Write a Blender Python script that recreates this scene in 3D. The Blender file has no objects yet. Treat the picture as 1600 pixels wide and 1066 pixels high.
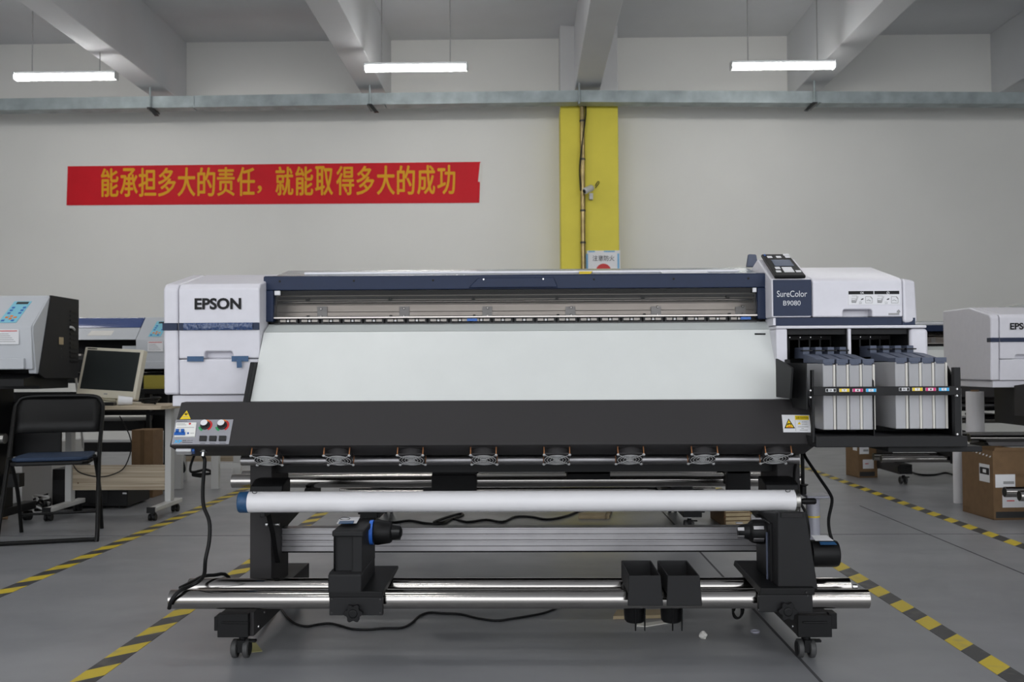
import bpy, math, random
from mathutils import Vector, Matrix
random.seed(7)
S = bpy.context.scene
COL = S.collection

# ------------------------------------------------------------------ camera
FPX = 1500.0
CAM = Vector((0.0, 0.0, 0.95))
YAW, PITCH, ROLL = 0.0165, 0.0280, 0.0050
_d = Vector((-math.sin(YAW)*math.cos(PITCH), math.cos(YAW)*math.cos(PITCH), math.sin(PITCH)))
_r0 = Vector((math.cos(YAW), math.sin(YAW), 0)); _u0 = _r0.cross(_d)
_r = _r0*math.cos(ROLL) - _u0*math.sin(ROLL); _u = _u0*math.cos(ROLL) + _r0*math.sin(ROLL)
cam_data = bpy.data.cameras.new('camera')
cam_data.sensor_width = 36.0; cam_data.lens = FPX/1600*36.0; cam_data.clip_end = 100
cam = bpy.data.objects.new('camera', cam_data); COL.objects.link(cam)
cam.matrix_world = Matrix(((_r.x, _u.x, -_d.x, CAM.x), (_r.y, _u.y, -_d.y, CAM.y), (_r.z, _u.z, -_d.z, CAM.z), (0, 0, 0, 1)))
cam_data.dof.use_dof = True; cam_data.dof.focus_distance = 3.35; cam_data.dof.aperture_fstop = 6.3
S.camera = cam

# ------------------------------------------------------------------ world, exposure
S.view_settings.view_transform = 'Standard'; S.view_settings.look = 'None'
S.view_settings.gamma = 1.0; S.view_settings.use_curve_mapping = False
S.view_settings.exposure = 0.0
W = bpy.data.worlds.new('daylight'); S.world = W; W.use_nodes = True
W.node_tree.nodes['Background'].inputs[0].default_value = (0.93, 0.96, 1.0, 1)
W.node_tree.nodes['Background'].inputs[1].default_value = 2.55
LAMP_STRENGTH = 33.0

def ray(px, py):
    return _d + _r*((px-800)/FPX) + _u*((533-py)/FPX)
def P(px, py, Y):                       # point at depth Y seen at a pixel of the photograph
    v = ray(px, py); return CAM + v*(Y/v.y)
def PX(px, Y): return P(px, 575, Y).x
def PZ(py, Y, px=800): return P(px, py, Y).z
def PF(px, py, z=0.0):                  # floor point
    v = ray(px, py); return CAM + v*((z-CAM.z)/v.z)
def PPL(px, py, pt, n):
    v = ray(px, py); return CAM + v*((Vector(pt)-CAM).dot(n)/v.dot(n))

# ------------------------------------------------------------------ materials
MATS = {}
def mat(name, col, rough=0.5, metal=0.0, noise=0.0, nscale=40.0, bump=0.0, bscale=200.0, emit=0.0, spec=0.5, coat=0.0, trans=0.0, alpha=1.0, aniso=0.0):
    m = bpy.data.materials.new(name); m.use_nodes = True
    nt = m.node_tree; b = nt.nodes['Principled BSDF']
    b.inputs['Base Color'].default_value = (*col, 1)
    b.inputs['Roughness'].default_value = rough; b.inputs['Metallic'].default_value = metal
    b.inputs['Specular IOR Level'].default_value = spec; b.inputs['Coat Weight'].default_value = coat
    b.inputs['Transmission Weight'].default_value = trans; b.inputs['Alpha'].default_value = alpha
    if emit:
        b.inputs['Emission Color'].default_value = (*col, 1); b.inputs['Emission Strength'].default_value = emit
    if noise or bump:
        tc = nt.nodes.new('ShaderNodeTexCoord')
    if noise:
        t = nt.nodes.new('ShaderNodeTexNoise'); t.inputs['Scale'].default_value = nscale; t.inputs['Detail'].default_value = 5
        nt.links.new(tc.outputs['Object'], t.inputs['Vector'])
        r = nt.nodes.new('ShaderNodeValToRGB')
        r.color_ramp.elements[0].color = (*[c*(1-noise) for c in col], 1); r.color_ramp.elements[0].position = 0.3
        r.color_ramp.elements[1].color = (*[min(1, c*(1+noise)) for c in col], 1); r.color_ramp.elements[1].position = 0.7
        nt.links.new(t.outputs['Fac'], r.inputs['Fac']); nt.links.new(r.outputs['Color'], b.inputs['Base Color'])
    if bump:
        t2 = nt.nodes.new('ShaderNodeTexNoise'); t2.inputs['Scale'].default_value = bscale; t2.inputs['Detail'].default_value = 3
        nt.links.new(tc.outputs['Object'], t2.inputs['Vector'])
        bp = nt.nodes.new('ShaderNodeBump'); bp.inputs['Strength'].default_value = bump; bp.inputs['Distance'].default_value = 0.01
        nt.links.new(t2.outputs['Fac'], bp.inputs['Height']); nt.links.new(bp.outputs['Normal'], b.inputs['Normal'])
    MATS[name] = m
    return m

mat('white_plastic', (0.66, 0.65, 0.70), 0.38, noise=0.02, nscale=30)
mat('navy', (0.010, 0.020, 0.055), 0.36, noise=0.05, spec=0.25)
mat('navy_film', (0.03, 0.06, 0.16), 0.12, bump=0.9, bscale=60, coat=0.6)
mat('powder', (0.030, 0.028, 0.029), 0.6, bump=0.12, bscale=900, spec=0.3)
mat('black', (0.006, 0.006, 0.0065), 0.45, spec=0.22)
mat('black_soft', (0.013, 0.013, 0.014), 0.6, bump=0.1, bscale=700, spec=0.28)
mat('rubber', (0.006, 0.006, 0.0065), 0.5, spec=0.25)
mat('wheel_grey', (0.06, 0.06, 0.06), 0.6)
mat('chrome', (0.42, 0.40, 0.38), 0.13, 1.0)
mat('chrome_dull', (0.40, 0.39, 0.37), 0.33, 1.0)
mat('alu', (0.40, 0.39, 0.40), 0.42, 1.0, noise=0.06, nscale=12)
mat('alu_rail', (0.66, 0.61, 0.57), 0.38, 0.55, noise=0.05, nscale=14)
mat('alu_dark', (0.05, 0.05, 0.05), 0.4, 0.6)
mat('steel', (0.55, 0.55, 0.55), 0.25, 1.0)
mat('deck', (0.50, 0.53, 0.54), 0.25, 0.4)
mat('platen', (0.66, 0.68, 0.665), 0.34, noise=0.02, nscale=8)
mat('platen_dark', (0.52, 0.55, 0.54), 0.36)
mat('tube_white', (0.80, 0.79, 0.81), 0.40)
mat('blue_tape', (0.018, 0.072, 0.17), 0.45, noise=0.12, nscale=60)
mat('blue_ring', (0.03, 0.15, 0.62), 0.4)
mat('toggle_blue', (0.015, 0.11, 0.42), 0.4)
mat('cyan', (0.03, 0.42, 0.80), 0.5)
mat('ink_black', (0.015, 0.015, 0.016), 0.6)
mat('letter_dark', (0.010, 0.010, 0.011), 0.5, spec=0.2)
mat('letter_light', (0.62, 0.63, 0.66), 0.4)
mat('print_grey', (0.30, 0.30, 0.30), 0.6)
mat('sticker', (0.74, 0.74, 0.76), 0.45)
mat('yellow', (0.80, 0.58, 0.01), 0.5)
mat('orange', (0.78, 0.20, 0.02), 0.5)
mat('red', (0.55, 0.02, 0.02), 0.5)
mat('magenta', (0.62, 0.02, 0.17), 0.5)
mat('green', (0.02, 0.30, 0.09), 0.5)
mat('panel_grey', (0.30, 0.30, 0.33), 0.4)
mat('breaker', (0.76, 0.76, 0.73), 0.45)
mat('slate', (0.085, 0.10, 0.145), 0.5, spec=0.3)
mat('cream', (0.62, 0.60, 0.55), 0.5)
mat('screen_dark', (0.020, 0.024, 0.024), 0.35)
mat('lcd', (0.12, 0.14, 0.19), 0.25)
mat('guard_wire', (0.60, 0.60, 0.60), 0.35, 0.4)
mat('ink_bk', (0.10, 0.10, 0.11), 0.4)
mat('ink_y', (0.17, 0.165, 0.145), 0.4)
mat('ink_m', (0.15, 0.125, 0.15), 0.4)
mat('ink_c', (0.13, 0.145, 0.165), 0.4)
mat('copper', (0.45, 0.20, 0.09), 0.4, 0.7)
mat('beige', (0.64, 0.60, 0.49), 0.45)
mat('wood', (0.52, 0.43, 0.32), 0.5, noise=0.10, nscale=9)
mat('cardboard', (0.17, 0.10, 0.047), 0.8, noise=0.08, nscale=25)
mat('cardboard_dark', (0.12, 0.07, 0.03), 0.8)
mat('steel_white', (0.55, 0.55, 0.54), 0.45)
mat('lightgrey_plastic', (0.48, 0.50, 0.53), 0.38)
mat('lid_blue', (0.055, 0.085, 0.22), 0.16)
mat('key_blue', (0.20, 0.50, 0.62), 0.45)
mat('olive_yellow', (0.30, 0.25, 0.03), 0.6)
mat('seat_blue', (0.012, 0.030, 0.070), 0.7, bump=0.3, bscale=400)
mat('chair_black', (0.006, 0.006, 0.006), 0.4, spec=0.2)
mat('wall_paint', (0.75, 0.745, 0.715), 0.85, noise=0.025, nscale=0.9)
mat('ceiling_paint', (0.66, 0.67, 0.69), 0.9, noise=0.03, nscale=1.5)
mat('column_white', (0.62, 0.62, 0.62), 0.85)
mat('column_yellow', (0.72, 0.62, 0.06), 0.6, noise=0.04, nscale=3)
mat('galv', (0.36, 0.41, 0.42), 0.55, 0.35, noise=0.22, nscale=5)
mat('brass_pipe', (0.35, 0.27, 0.13), 0.32, 0.9, noise=0.3, nscale=9)
mat('banner_red', (0.60, 0.008, 0.018), 0.6, spec=0.25, noise=0.05, nscale=3)
mat('banner_gold', (0.72, 0.36, 0.012), 0.6, spec=0.25)
mat('lamp_glow', (1.0, 0.985, 0.96), 0.4, emit=LAMP_STRENGTH)
mat('lamp_body', (0.62, 0.64, 0.65), 0.4)
mat('joint', (0.055, 0.055, 0.06), 0.8)
mat('bottle', (0.50, 0.50, 0.58), 0.35, trans=0.25)
mat('pale_wood', (0.38, 0.30, 0.18), 0.7, noise=0.1, nscale=12)
mat('scuff', (0.30, 0.30, 0.28), 0.6)
mat('masking', (0.45, 0.42, 0.18), 0.7)
mat('paper', (0.72, 0.70, 0.66), 0.8)
mat('sky_paper', (0.18, 0.42, 0.66), 0.6)
def tank_mat():
    m = bpy.data.materials.new('tank'); m.use_nodes = True; nt = m.node_tree; b = nt.nodes['Principled BSDF']
    b.inputs['Base Color'].default_value = (0.74, 0.74, 0.77, 1); b.inputs['Roughness'].default_value = 0.42
    tr = nt.nodes.new('ShaderNodeBsdfTransparent'); tr.inputs[0].default_value = (0.85, 0.85, 0.88, 1)
    mx = nt.nodes.new('ShaderNodeMixShader'); mx.inputs[0].default_value = 0.48
    nt.links.new(b.outputs[0], mx.inputs[1]); nt.links.new(tr.outputs[0], mx.inputs[2])
    nt.links.new(mx.outputs[0], nt.nodes['Material Output'].inputs[0]); MATS['tank'] = m
tank_mat()
def pane_mat():
    m = bpy.data.materials.new('acrylic'); m.use_nodes = True; nt = m.node_tree
    nt.nodes.remove(nt.nodes['Principled BSDF'])
    tr = nt.nodes.new('ShaderNodeBsdfTransparent'); tr.inputs[0].default_value = (0.78, 0.77, 0.76, 1)
    gl = nt.nodes.new('ShaderNodeBsdfGlossy'); gl.inputs['Roughness'].default_value = 0.06
    fr = nt.nodes.new('ShaderNodeFresnel'); fr.inputs[0].default_value = 1.22
    mx = nt.nodes.new('ShaderNodeMixShader')
    nt.links.new(fr.outputs[0], mx.inputs[0]); nt.links.new(tr.outputs[0], mx.inputs[1]); nt.links.new(gl.outputs[0], mx.inputs[2])
    nt.links.new(mx.outputs[0], nt.nodes['Material Output'].inputs[0]); MATS['acrylic'] = m
pane_mat()
def floor_mat():
    m = bpy.data.materials.new('epoxy_floor'); m.use_nodes = True; nt = m.node_tree; b = nt.nodes['Principled BSDF']
    tc = nt.nodes.new('ShaderNodeTexCoord')
    mp = nt.nodes.new('ShaderNodeMapping'); mp.inputs['Scale'].default_value = (0.6, 1.6, 1)
    n1 = nt.nodes.new('ShaderNodeTexNoise'); n1.inputs['Scale'].default_value = 1.6; n1.inputs['Detail'].default_value = 6
    nt.links.new(tc.outputs['Object'], mp.inputs[0]); nt.links.new(mp.outputs[0], n1.inputs['Vector'])
    r = nt.nodes.new('ShaderNodeValToRGB')
    r.color_ramp.elements[0].position = 0.25; r.color_ramp.elements[0].color = (0.20, 0.205, 0.218, 1)
    r.color_ramp.elements[1].position = 0.8; r.color_ramp.elements[1].color = (0.265, 0.27, 0.282, 1)
    nt.links.new(n1.outputs['Fac'], r.inputs[0]); nt.links.new(r.outputs[0], b.inputs['Base Color'])
    n2 = nt.nodes.new('ShaderNodeTexNoise'); n2.inputs['Scale'].default_value = 5; n2.inputs['Detail'].default_value = 8
    nt.links.new(tc.outputs['Object'], n2.inputs['Vector'])
    r2 = nt.nodes.new('ShaderNodeMapRange'); r2.inputs['To Min'].default_value = 0.24; r2.inputs['To Max'].default_value = 0.46
    nt.links.new(n2.outputs['Fac'], r2.inputs['Value']); nt.links.new(r2.outputs[0], b.inputs['Roughness'])
    MATS['epoxy_floor'] = m
floor_mat()
def tape_mat():
    m = bpy.data.materials.new('hazard_tape'); m.use_nodes = True; nt = m.node_tree; b = nt.nodes['Principled BSDF']
    tc = nt.nodes.new('ShaderNodeTexCoord'); sp = nt.nodes.new('ShaderNodeSeparateXYZ'); nt.links.new(tc.outputs['Object'], sp.inputs[0])
    a = nt.nodes.new('ShaderNodeMath'); a.operation = 'MULTIPLY_ADD'; a.inputs[1].default_value = -1.0   # y - x
    nt.links.new(sp.outputs['X'], a.inputs[0]); nt.links.new(sp.outputs['Y'], a.inputs[2])
    w = nt.nodes.new('ShaderNodeMath'); w.operation = 'PINGPONG'; w.inputs[1].default_value = 0.125; nt.links.new(a.outputs[0], w.inputs[0])
    g = nt.nodes.new('ShaderNodeMath'); g.operation = 'GREATER_THAN'; g.inputs[1].default_value = 0.0625; nt.links.new(w.outputs[0], g.inputs[0])
    nz = nt.nodes.new('ShaderNodeTexNoise'); nz.inputs['Scale'].default_value = 14; nz.inputs['Detail'].default_value = 6; nt.links.new(tc.outputs['Object'], nz.inputs['Vector'])
    mx = nt.nodes.new('ShaderNodeMix'); mx.data_type = 'RGBA'
    mx.inputs['A'].default_value = (0.035, 0.035, 0.036, 1); mx.inputs['B'].default_value = (0.56, 0.42, 0.015, 1)
    nt.links.new(g.outputs[0], mx.inputs['Factor'])
    m2 = nt.nodes.new('ShaderNodeMix'); m2.data_type = 'RGBA'; m2.inputs['B'].default_value = (0.19, 0.18, 0.15, 1)
    mr = nt.nodes.new('ShaderNodeMapRange'); mr.inputs['From Min'].default_value = 0.52; mr.inputs['From Max'].default_value = 0.8; mr.inputs['To Max'].default_value = 0.55
    nt.links.new(nz.outputs['Fac'], mr.inputs['Value']); nt.links.new(mr.outputs[0], m2.inputs['Factor']); nt.links.new(mx.outputs['Result'], m2.inputs['A'])
    nt.links.new(m2.outputs['Result'], b.inputs['Base Color']); b.inputs['Roughness'].default_value = 0.5
    MATS['hazard_tape'] = m
tape_mat()
def grain_mat():
    m = MATS['wood']; nt = m.node_tree; b = nt.nodes['Principled BSDF']
    tc = nt.nodes.new('ShaderNodeTexCoord'); mp = nt.nodes.new('ShaderNodeMapping'); mp.inputs['Scale'].default_value = (1.2, 6, 60)
    n = nt.nodes.new('ShaderNodeTexNoise'); n.inputs['Scale'].default_value = 1.5; n.inputs['Detail'].default_value = 4
    r = nt.nodes.new('ShaderNodeValToRGB'); r.color_ramp.elements[0].position = 0.35; r.color_ramp.elements[1].position = 0.65
    r.color_ramp.elements[0].color = (0.34, 0.27, 0.185, 1); r.color_ramp.elements[1].color = (0.56, 0.475, 0.355, 1)
    nt.links.new(tc.outputs['Object'], mp.inputs[0]); nt.links.new(mp.outputs[0], n.inputs['Vector']); nt.links.new(n.outputs['Fac'], r.inputs[0])
    nt.links.new(r.outputs[0], b.inputs['Base Color'])
grain_mat()

# ------------------------------------------------------------------ mesh helpers
def root_origin(o):
    while o.parent: o = o.parent
    return Vector(o.location)

class MB:
    def __init__(s): s.v = []; s.f = []; s.m = []; s.mats = []; s.cur = 0
    def use(s, name):
        if name not in s.mats: s.mats.append(name)
        s.cur = s.mats.index(name); return s
    def add(s, vs, fs):
        b = len(s.v); s.v += [Vector(p) for p in vs]
        for f in fs: s.f.append([b+i for i in f]); s.m.append(s.cur)
        return s
    def box(s, x0, x1, y0, y1, z0, z1):
        x0, x1 = min(x0, x1), max(x0, x1); y0, y1 = min(y0, y1), max(y0, y1); z0, z1 = min(z0, z1), max(z0, z1)
        return s.add([(x0,y0,z0),(x1,y0,z0),(x1,y1,z0),(x0,y1,z0),(x0,y0,z1),(x1,y0,z1),(x1,y1,z1),(x0,y1,z1)],
                     [(0,3,2,1),(4,5,6,7),(0,1,5,4),(1,2,6,5),(2,3,7,6),(3,0,4,7)])
    def hexa(s, bot, top):               # four bottom corners (ccw from above) and four top corners
        return s.add(list(bot)+list(top), [(0,3,2,1),(4,5,6,7),(0,1,5,4),(1,2,6,5),(2,3,7,6),(3,0,4,7)])
    def prism_x(s, prof, x0, x1):        # prof = [(y, z)], clockwise seen from +x so that normals face out
        n = len(prof); area = sum(prof[i][0]*prof[(i+1)%n][1]-prof[(i+1)%n][0]*prof[i][1] for i in range(n))
        if area < 0: prof = prof[::-1]
        vs = [(x0, y, z) for y, z in prof] + [(x1, y, z) for y, z in prof]
        return s.add(vs, [tuple(range(n))[::-1], tuple(range(n, 2*n))] + [(i, (i+1)%n, n+(i+1)%n, n+i) for i in range(n)])
    def prism_y(s, prof, y0, y1):        # prof = [(x, z)]
        n = len(prof); area = sum(prof[i][0]*prof[(i+1)%n][1]-prof[(i+1)%n][0]*prof[i][1] for i in range(n))
        if area < 0: prof = prof[::-1]
        vs = [(x, y0, z) for x, z in prof] + [(x, y1, z) for x, z in prof]
        return s.add(vs, [tuple(range(n)), tuple(range(n, 2*n))[::-1]] + [(i, n+i, n+(i+1)%n, (i+1)%n) for i in range(n)])
    def slab(s, pts, nrm, t):            # polygon pts (ccw seen from nrm) thickened by t along nrm
        nrm = Vector(nrm).normalized(); n = len(pts); pts = [Vector(p) for p in pts]
        return s.add(pts + [p+nrm*t for p in pts], [tuple(range(n))[::-1], tuple(range(n, 2*n))] + [(i, (i+1)%n, n+(i+1)%n, n+i) for i in range(n)])
    def lathe(s, p0, axis, prof, n=20):  # prof = [(distance along axis, radius)]
        a = Vector(axis).normalized(); p0 = Vector(p0)
        e1 = a.cross(Vector((0,0,1)) if abs(a.z) < 0.9 else Vector((1,0,0))).normalized(); e2 = a.cross(e1)
        vs = []; fs = []
        for d, r in prof:
            for k in range(n):
                t = 2*math.pi*k/n; vs.append(p0 + a*d + (e1*math.cos(t) + e2*math.sin(t))*r)
        m = len(prof)
        for j in range(m-1):
            for k in range(n): fs.append((j*n+k, j*n+(k+1)%n, (j+1)*n+(k+1)%n, (j+1)*n+k))
        fs.append(tuple(range(n))[::-1]); fs.append(tuple(range((m-1)*n, m*n)))
        return s.add(vs, fs)
    def cyl(s, p0, p1, r, n=20):
        p0 = Vector(p0); p1 = Vector(p1); L = (p1-p0).length
        return s.lathe(p0, p1-p0, [(0, r), (L, r)], n)
    def pipe(s, p0, p1, r, ri, n=24):    # open-ended hollow tube
        p0 = Vector(p0); p1 = Vector(p1); L = (p1-p0).length; a = (p1-p0).normalized()
        e1 = a.cross(Vector((0,0,1)) if abs(a.z) < 0.9 else Vector((1,0,0))).normalized(); e2 = a.cross(e1)
        rings = [(0, ri), (0, r), (L, r), (L, ri)]; vs = []; fs = []
        for d, rr in rings:
            for k in range(n):
                t = 2*math.pi*k/n; vs.append(p0 + a*d + (e1*math.cos(t)+e2*math.sin(t))*rr)
        for j in range(4):
            for k in range(n): fs.append((j*n+k, j*n+(k+1)%n, ((j+1)%4)*n+(k+1)%n, ((j+1)%4)*n+k))
        return s.add(vs, fs)
    def tube(s, pts, r, n=8, closed=False, smooth=4):
        pts = [Vector(p) for p in pts]
        if smooth > 1:
            q = []; m = len(pts); rng = m if closed else m-1
            for i in range(rng):
                a = pts[(i-1) % m] if (closed or i > 0) else pts[0]; b = pts[i]; c = pts[(i+1) % m]
                e = pts[(i+2) % m] if (closed or i+2 < m) else pts[-1]
                for k in range(smooth):
                    t = k/smooth
                    q.append(0.5*((2*b)+(c-a)*t+(2*a-5*b+4*c-e)*t*t+(3*b-a-3*c+e)*t**3))
            if not closed: q.append(pts[-1])
            pts = q
        m = len(pts); vs = []; fs = []; prev = None
        for i, p in enumerate(pts):
            t = (pts[(i+1) % m] - pts[i-1]) if closed else (pts[min(i+1, m-1)] - pts[max(i-1, 0)])
            t.normalize()
            if prev is None:
                e1 = t.cross(Vector((0,0,1)))
                if e1.length < 0.1: e1 = t.cross(Vector((1,0,0)))
            else: e1 = prev - t*prev.dot(t)
            e1.normalize(); prev = e1; e2 = t.cross(e1)
            for k in range(n):
                a = 2*math.pi*k/n; vs.append(p + (e1*math.cos(a)+e2*math.sin(a))*r)
        for i in range(m if closed else m-1):
            for k in range(n): fs.append((i*n+k, i*n+(k+1)%n, ((i+1)%m)*n+(k+1)%n, ((i+1)%m)*n+k))
        if not closed: fs.append(tuple(range(n))[::-1]); fs.append(tuple(range((m-1)*n, m*n)))
        return s.add(vs, fs)
    def rbox(s, cx, cz, w, h, r, y0, y1, seg=4):     # rounded rectangle in xz extruded along y
        return s.prism_y(rrect(cx, cz, w, h, r, seg), y0, y1)
    def text(s, body, o, u, v, w, h, bold=0.0, off=0.0006):   # flat lettering fitted into w x h at corner o
        tv, tf = text_mesh(body, bold)
        o = Vector(o); u = Vector(u).normalized(); v = Vector(v).normalized(); n = u.cross(v)
        return s.add([o + u*(p[0]*w) + v*(p[1]*h) + n*off for p in tv], tf)
    def mesh(s, name, org=Vector((0,0,0))):
        me = bpy.data.meshes.new(name)
        me.from_pydata([p-org for p in s.v], [], s.f)
        for n in s.mats: me.materials.append(MATS[n])
        me.polygons.foreach_set('material_index', s.m); me.update()
        return me
    def build(s, name, parent=None, material=None, bevel=0.0, seg=2, smooth=True, angle=35, loc=None):
        if material and not s.mats: s.use(material)
        org = root_origin(parent) if parent else Vector(loc or (0,0,0))
        me = s.mesh(name, org)
        o = bpy.data.objects.new(name, me); COL.objects.link(o)
        if parent: o.parent = parent
        else: o.location = org
        if smooth:
            me.polygons.foreach_set('use_smooth', [True]*len(me.polygons)); me.set_sharp_from_angle(angle=math.radians(angle))
        if bevel:
            b = o.modifiers.new('bevel', 'BEVEL'); b.width = bevel; b.segments = seg; b.limit_method = 'ANGLE'; b.angle_limit = math.radians(30); b.harden_normals = True
        return o

def rrect(cx, cz, w, h, r, seg=4):
    pts = []
    for sx, sz, a0 in ((1, 1, 0), (-1, 1, 90), (-1, -1, 180), (1, -1, 270)):
        for k in range(seg+1):
            a = math.radians(a0 + 90*k/seg); pts.append((cx+sx*(w/2-r)+math.cos(a)*r, cz+sz*(h/2-r)+math.sin(a)*r))
    return pts

_tc = {}
def text_mesh(body, bold=0.0):
    k = (body, bold)
    if k in _tc: return _tc[k]
    c = bpy.data.curves.new('txt', 'FONT'); c.body = body; c.offset = bold; c.resolution_u = 4
    o = bpy.data.objects.new('txt', c); COL.objects.link(o); bpy.context.view_layer.update()
    me = bpy.data.meshes.new_from_object(o.evaluated_get(bpy.context.evaluated_depsgraph_get()))
    vs = [tuple(v.co) for v in me.vertices]; fs = [tuple(p.vertices) for p in me.polygons]
    x0 = min(v[0] for v in vs); x1 = max(v[0] for v in vs); y0 = min(v[1] for v in vs); y1 = max(v[1] for v in vs)
    vs = [((v[0]-x0)/(x1-x0), (v[1]-y0)/(y1-y0)) for v in vs]
    bpy.data.objects.remove(o); bpy.data.curves.remove(c); bpy.data.meshes.remove(me)
    _tc[k] = (vs, fs); return _tc[k]

def cut(o, mb):                          # boolean difference, applied at once
    me = mb.mesh('cutter', root_origin(o) if o.parent else Vector(o.location))
    c = bpy.data.objects.new('cutter', me); COL.objects.link(c)
    if o.parent: c.parent = o.parent
    else: c.location = o.location
    mods = [(m.width, m.segments) for m in o.modifiers if m.type == 'BEVEL']; o.modifiers.clear()
    b = o.modifiers.new('cut', 'BOOLEAN'); b.operation = 'DIFFERENCE'; b.object = c; b.solver = 'EXACT'
    bpy.context.view_layer.update()
    new = bpy.data.meshes.new_from_object(o.evaluated_get(bpy.context.evaluated_depsgraph_get()))
    o.modifiers.clear(); o.data = new
    bpy.data.objects.remove(c); bpy.data.meshes.remove(me)
    new.set_sharp_from_angle(angle=math.radians(35))
    for w, sg in mods:
        m = o.modifiers.new('bevel', 'BEVEL'); m.width = w; m.segments = sg; m.limit_method = 'ANGLE'; m.angle_limit = math.radians(30); m.harden_normals = True
    return o

def thing(name, label, cat, loc=(0,0,0), group=None, rz=0.0):
    o = bpy.data.objects.new(name, None); COL.objects.link(o); o.empty_display_size = 0.05
    o.location = loc; o.rotation_euler = (0, 0, rz); o['label'] = label; o['category'] = cat
    if group: o['group'] = group
    bpy.context.view_layer.update()
    return o
def tag(o, label, cat, group=None):
    o['label'] = label; o['category'] = cat
    if group: o['group'] = group
    return o
def struct(o): o['kind'] = 'structure'; return o
def copy_tree(o, parent=None, skip=()):
    c = o.copy(); COL.objects.link(c)
    if parent: c.parent = parent
    for ch in list(o.children):
        if ch.name.split('.')[0] not in skip: copy_tree(ch, c, skip)
    return c

# ================================================================== THE SETTING
WY = 13.0                                             # far wall
struct(MB().box(-9, 9, -6, WY+0.2, -0.1, 0.0).build('floor', None, 'epoxy_floor', smooth=False))
CZ = PZ(62, WY, 700); BZ = PZ(160, WY, 700)
struct(MB().box(-9, 9, -6, WY+0.2, CZ, CZ+0.15).build('ceiling', None, 'ceiling_paint', smooth=False))
struct(MB().box(-9, 9, WY, WY+0.2, 0, CZ).build('wall_back', None, 'wall_paint', smooth=False))
struct(MB().box(-9.2, -9, -6, WY+0.2, 0, CZ+0.15).build('wall_left', None, 'wall_paint', smooth=False))
struct(MB().box(9, 9.2, -6, WY+0.2, 0, CZ+0.15).build('wall_right', None, 'wall_paint', smooth=False))
for i, px in enumerate((-72, 252, 574, 898, 1236, 1557)):
    x = PX(px, WY)
    struct(MB().box(x, x+0.33, -6, WY, BZ, CZ).build('trim_%d' % (i+1), None, 'ceiling_paint', bevel=0.01))
struct(MB().box(PX(878, 12.5), PX(969, 12.5), 12.5, WY, PZ(164, 12.5, 920), CZ).build('trim_7', None, 'column_white', bevel=0.01))
struct(MB().box(PX(878, 12.5), PX(969, 12.5), 12.5, WY, 0, PZ(164, 12.5, 920)).build('trim_8', None, 'column_yellow', bevel=0.01))
# floor joints
for i, (a, b) in enumerate((((0.873, 2.2), (0.883, 12.9)), ((2.247, 2.2), (2.257, 6.6)))):
    struct(MB().box(a[0], b[0], a[1], b[1], 0.0, 0.0008).build('trim_%d' % (9+i), None, 'joint', smooth=False))
struct(MB().box(-8.9, 8.9, 5.48, 5.488, 0.0, 0.0008).build('trim_11', None, 'joint', smooth=False))

# hazard tapes
TL = (('yellow and black hazard tape on the floor under the left end of the main printer', -1.40, 1.8, 7.6),
      ('yellow and black hazard tape on the floor beside the rolling desk and folding chair', -2.29, 2.4, 11.5),
      ('yellow and black hazard tape on the floor passing the motor of the main printer', 1.435, 1.8, 7.6),
      ('yellow and black hazard tape on the floor in front of the cardboard boxes', 2.555, 2.2, 12.0))
for lab, x, y0, y1 in TL:
    o = MB().box(x, x+0.078, y0, y1, 0, 0.0012).build('floor_tape', None, 'hazard_tape', smooth=False)
    tag(o, lab, 'tape', 'hazard tape lines marking the aisles')

# ------------------------------------------------------------------ lamps
lamp0 = None
def lamp_parts(root):
    x, y, z = root.location
    L = 1.18
    MB().box(x-L/2+.02, x+L/2-.02, y-.05, y+.05, z+.012, z+.055).build('housing', root, 'lamp_body', bevel=.012)
    for sx in (-1, 1):
        MB().box(x+sx*(L/2-.022), x+sx*L/2, y-.055, y+.055, z-.042, z+.055).build('end_cap', root, 'lamp_body', bevel=.012)
    prof = [(y+math.cos(a)*.056, z+.012+math.sin(a)*.052) for a in [math.pi+math.pi*k/12 for k in range(13)]]
    MB().prism_x(prof, x-L/2+.022, x+L/2-.022).build('diffuser', root, 'lamp_glow', angle=60)
    for sx in (-1, 1):
        MB().cyl((x+sx*.39, y, z+.05), (x+sx*.39, y, CZ), .0055, 8).build('hanging_wire', root, 'print_grey')
LP = [(103, 120), (650, 106), (1223, 103)]
LLAB = ['glowing tube lamp hanging at the far left, above the red banner start',
        'glowing tube lamp hanging above the right end of the red banner',
        'glowing tube lamp hanging over the bare wall right of the yellow column']
for (px, py), lab in zip(LP, LLAB):
    p = P(px, py, 10.8)
    t = thing('tube_lamp', lab, 'lamp', p, 'hanging tube lamps'); lamp_parts(t)
    if lamp0 is None: lamp0 = t
k = 0
for yy in (8.1, 5.4, 2.7, 0.0, -2.7):                # unseen lamp rows, added above and behind the camera to brighten the room
    for xx in (-5.5, -1.25, 3.05):
        t = copy_tree(lamp0); t.location = (xx, yy, 4.33)
        t['label'] = 'unseen tube lamp added above and behind the camera to brighten the room'; t['group'] = 'unseen ceiling lamps added for brightness'

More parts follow.
